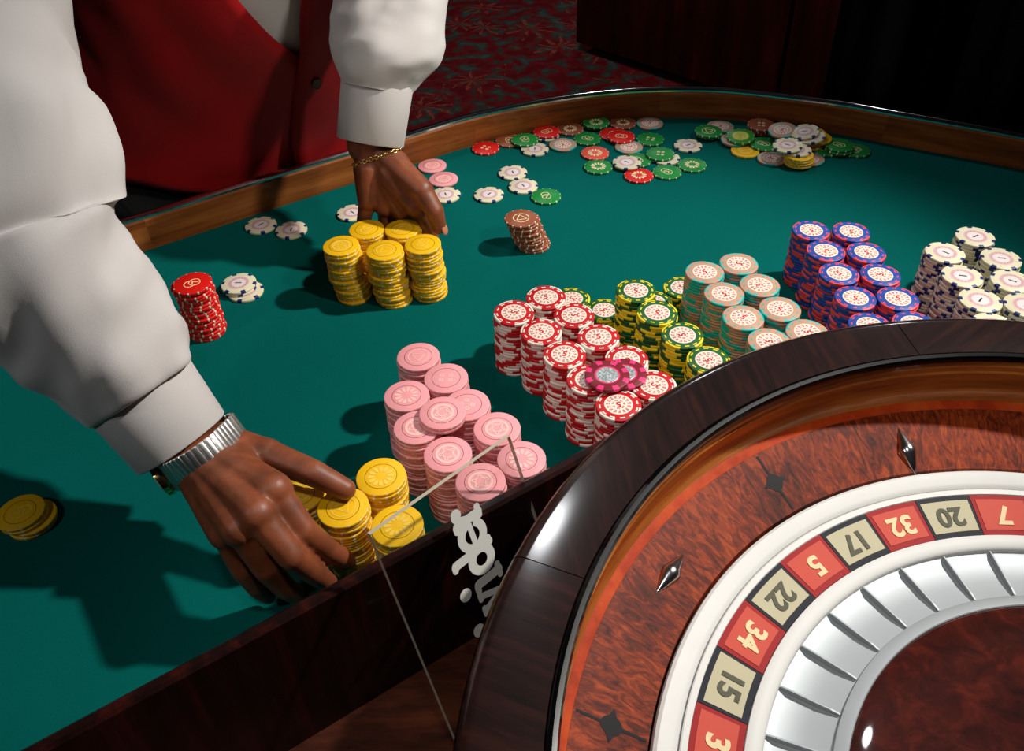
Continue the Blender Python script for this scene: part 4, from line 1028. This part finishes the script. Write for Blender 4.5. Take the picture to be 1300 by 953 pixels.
body = pobj('body', join('body', [trunk, hR, hL], M['skin']), None, label='brown skin of head, neck and two hands')
# eyes and mouth
for s in (-1, 1):
    c = HC + LT * s * 0.032 + F * 0.078 + Vector((0, 0, 0.012))
    bm = bmesh.new(); ball(bm, c, 0.0125, 0.0125, 0.0095); me = bpy.data.meshes.new('eye'); bm.to_mesh(me); bm.free(); e = pobj('eye', me, M['eye'])
    bm = bmesh.new(); ball(bm, c + F * 0.0085, 0.0055, 0.0055, 0.0055); me = bpy.data.meshes.new('iris'); bm.to_mesh(me); bm.free(); pobj('iris', me, M['iris'], e)
bm = bmesh.new(); ball(bm, HC + F * 0.0895 + Vector((0, 0, -0.052)), 0.022, 0.006, 0.0045, fq); ball(bm, HC + F * 0.0890 + Vector((0, 0, -0.0605)), 0.019, 0.006, 0.0050, fq)
me = bpy.data.meshes.new('lips'); bm.to_mesh(me); bm.free(); pobj('lips', me, M['lips'])
bm = bmesh.new(); ball(bm, HC + Vector((0, 0, 0.042)) - F * 0.020, 0.079, 0.094, 0.082, fq, 28, 18); ball(bm, HC + Vector((0, 0, -0.01)) - F * 0.050, 0.066, 0.050, 0.070, fq)
me = remesh('hair', bm, 0.006, 2, 0.5); pobj('hair', me, M['hair'])
# thumb nail and finger nails that show
def nail(c, out, along, w, l):
    out = out.normalized(); along = (along - out * along.dot(out)).normalized(); sd = along.cross(out)
    bm = bmesh.new(); Mx = Matrix.Identity(4)
    for i in range(3): Mx[i][0] = sd[i] * w; Mx[i][1] = along[i] * l; Mx[i][2] = out[i] * 0.0016; Mx[i][3] = c[i]
    bmesh.ops.create_uvsphere(bm, u_segments=14, v_segments=8, radius=1, matrix=Mx); me = bpy.data.meshes.new('nail'); bm.to_mesh(me); bm.free(); return me
tL = [Vector(p) for p in LH['thumb']]
pobj('nail', nail(tL[3] + Vector((0.0065, -0.0035, -0.001)), Vector((0.85, -0.45, 0.25)), tL[3] - tL[2], 0.0052, 0.0075), M['nail'], body)
# trousers and shoes
bm = bmesh.new()
for s in (-1, 1):
    hp = Vector((-0.322, 1.165, -0.12)) + LT * s * 0.082; kn = hp + F * 0.02 + Vector((0, 0, -0.36)); an = Vector((hp.x, hp.y, FL + 0.06)) - F * 0.02
    capsule(bm, hp, kn, 0.096, 0.078); capsule(bm, kn, an, 0.076, 0.066)
for zz in (-0.14, -0.06, 0.02, 0.085):
    c = torso_at(zz)
    for s in (-1, 0, 1): capsule(bm, Vector((c[0], c[1], zz)) + LT * s * (c[3] - 0.112), Vector((c[0], c[1], zz + 0.01)) + LT * s * (c[3] - 0.104), 0.104, 0.102)
pobj('trousers', remesh('trousers', bm, 0.009, 5, 0.5), M['trousers'])
for s in (-1, 1):
    hp = Vector((-0.322, 1.165, 0)) + LT * s * 0.085
    bm = bmesh.new(); a = Vector((hp.x, hp.y, FL + 0.040)) - F * 0.06
    capsule(bm, a, a + F * 0.10, 0.038, 0.042); capsule(bm, a + F * 0.10, a + F * 0.18 + Vector((0, 0, -0.010)), 0.044, 0.030); capsule(bm, a + Vector((0, 0, 0.0)), a + Vector((0, 0, 0.05)), 0.040, 0.044)
    me = remesh('shoe', bm, 0.005, 4, 0.5)
    for v_ in me.vertices: v_.co.z = max(v_.co.z, FL + 0.001)
    pobj('shoe', me, M['shoe'])

# ------------------------------------------------------------------ wristwatch and bracelet
from mathutils.bvhtree import BVHTree
def hug(me, c, x, y, n, gap):
    bv = BVHTree.FromPolygons([v.co for v in me.vertices], [p.vertices for p in me.polygons]); rs_ = []
    for k in range(n):
        a = 2 * math.pi * k / n; d = x * math.cos(a) + y * math.sin(a); h = bv.ray_cast(c + d * 0.075, -d)
        rs_.append((h[0] - c).dot(d) + gap if h[0] else 0.034)
    for _ in range(4): rs_ = [max(rs_[k], (rs_[k - 1] + rs_[k] + rs_[(k + 1) % n]) / 3) for k in range(n)]
    P_ = [(x * math.cos(2 * math.pi * k / n) + y * math.sin(2 * math.pi * k / n)) * rs_[k] for k in range(n)]
    cum = [0.0]
    for k in range(n): cum.append(cum[-1] + (P_[(k + 1) % n] - P_[k]).length)
    out = []; j = 0
    for k in range(n):            # even spacing along the band
        t = cum[-1] * k / n
        while cum[j + 1] < t: j += 1
        out.append(P_[j].lerp(P_[(j + 1) % n], (t - cum[j]) / (cum[j + 1] - cum[j])))
    return out
def ring_frame(c, d, up):
    d = d.normalized(); y = (up - d * up.dot(d)).normalized(); x = y.cross(d); return x, y, d
watch = empty('wristwatch', tuple(WR - dR * 0.009), label='silver expanding-band wristwatch on the wrist below the near white cuff', cat='watch')
x_, y_, z_ = ring_frame(WR, dR, Vector((-0.45, -0.35, 0.82)))
link = box('watch_link', -0.0024, 0.0024, -0.0017, 0.0017, -0.0125, 0.0125, M['band'], bev=0.0012)
nl = 44
WP = hug(hR, Vector(watch.location), x_, y_, nl, 0.0016)
for k in range(nl):
    a = 2 * math.pi * k / nl
    if abs((a - R_(30) + math.pi) % (2 * math.pi) - math.pi) < R_(26): continue
    p = WP[k]; t = (WP[(k + 1) % nl] - WP[k - 1]).normalized(); nrm = t.cross(z_)
    m4 = Matrix.Identity(4)
    for i in range(3): m4[i][0] = t[i]; m4[i][1] = -nrm[i]; m4[i][2] = z_[i]; m4[i][3] = p[i]
    o = inst('watch_link', link, watch); o.matrix_local = m4
a = R_(30); p = WP[int(nl * 30 / 360)]; nrm = p.normalized()
cs = lathe('watch_case', [(0.0, -0.003), (0.0145, -0.003), (0.0155, 0.0), (0.0145, 0.004), (0.012, 0.0045), (0.0, 0.0045)], 32, M['gold'], closed_prof=False)
o = inst('watch_case', cs, watch, label='gold watch case'); o.matrix_local = Matrix.Translation(p) @ nrm.to_track_quat('Z', 'Y').to_matrix().to_4x4()
inst('dial', lathe('dial', [(0.0, 0.0044), (0.0118, 0.0044), (0.0118, 0.0048), (0.0, 0.0048)], 32, M['white_ring'], closed_prof=False), o)

brace = empty('gold_bracelet', tuple(WL - dL * 0.018), label='fine gold chain bracelet around the wrist of the far hand', cat='bracelet')
x_, y_, z_ = ring_frame(WL, (dL + Vector((-0.50, 0.0, 0.0))), Vector((0.1, -0.9, 0.2)))
lk = []
bmx = bmesh.new(); NT = 12; NS = 6; vs_ = []
for i in range(NT):
    a = 2 * math.pi * i / NT; row = []
    for j in range(NS):
        b_ = 2 * math.pi * j / NS; r = 0.0020 + 0.0006 * math.cos(b_); row.append(bmx.verts.new((1.55 * r * math.cos(a), r * math.sin(a), 0.0006 * math.sin(b_))))
    vs_.append(row)
for i in range(NT):
    for j in range(NS): bmx.faces.new((vs_[i][j], vs_[(i + 1) % NT][j], vs_[(i + 1) % NT][(j + 1) % NS], vs_[i][(j + 1) % NS]))
lme = bpy.data.meshes.new('bracelet_link'); bmx.to_mesh(lme); bmx.free(); lme.materials.append(M['gold']); lme.polygons.foreach_set('use_smooth', [True] * len(lme.polygons))
nl = 44
BP_ = hug(hL, Vector(brace.location), x_, y_, nl, 0.0012)
for k in range(nl):
    p = BP_[k]; t = (BP_[(k + 1) % nl] - BP_[k - 1]).normalized(); nrm = t.cross(z_)
    if k % 2: up_, sd_ = z_, -nrm
    else: up_, sd_ = nrm, z_
    m4 = Matrix.Identity(4)
    for i in range(3): m4[i][0] = t[i]; m4[i][1] = sd_[i]; m4[i][2] = up_[i]; m4[i][3] = p[i]
    o = inst('bracelet_link', lme, brace); o.matrix_local = m4
bpy.context.view_layer.update()
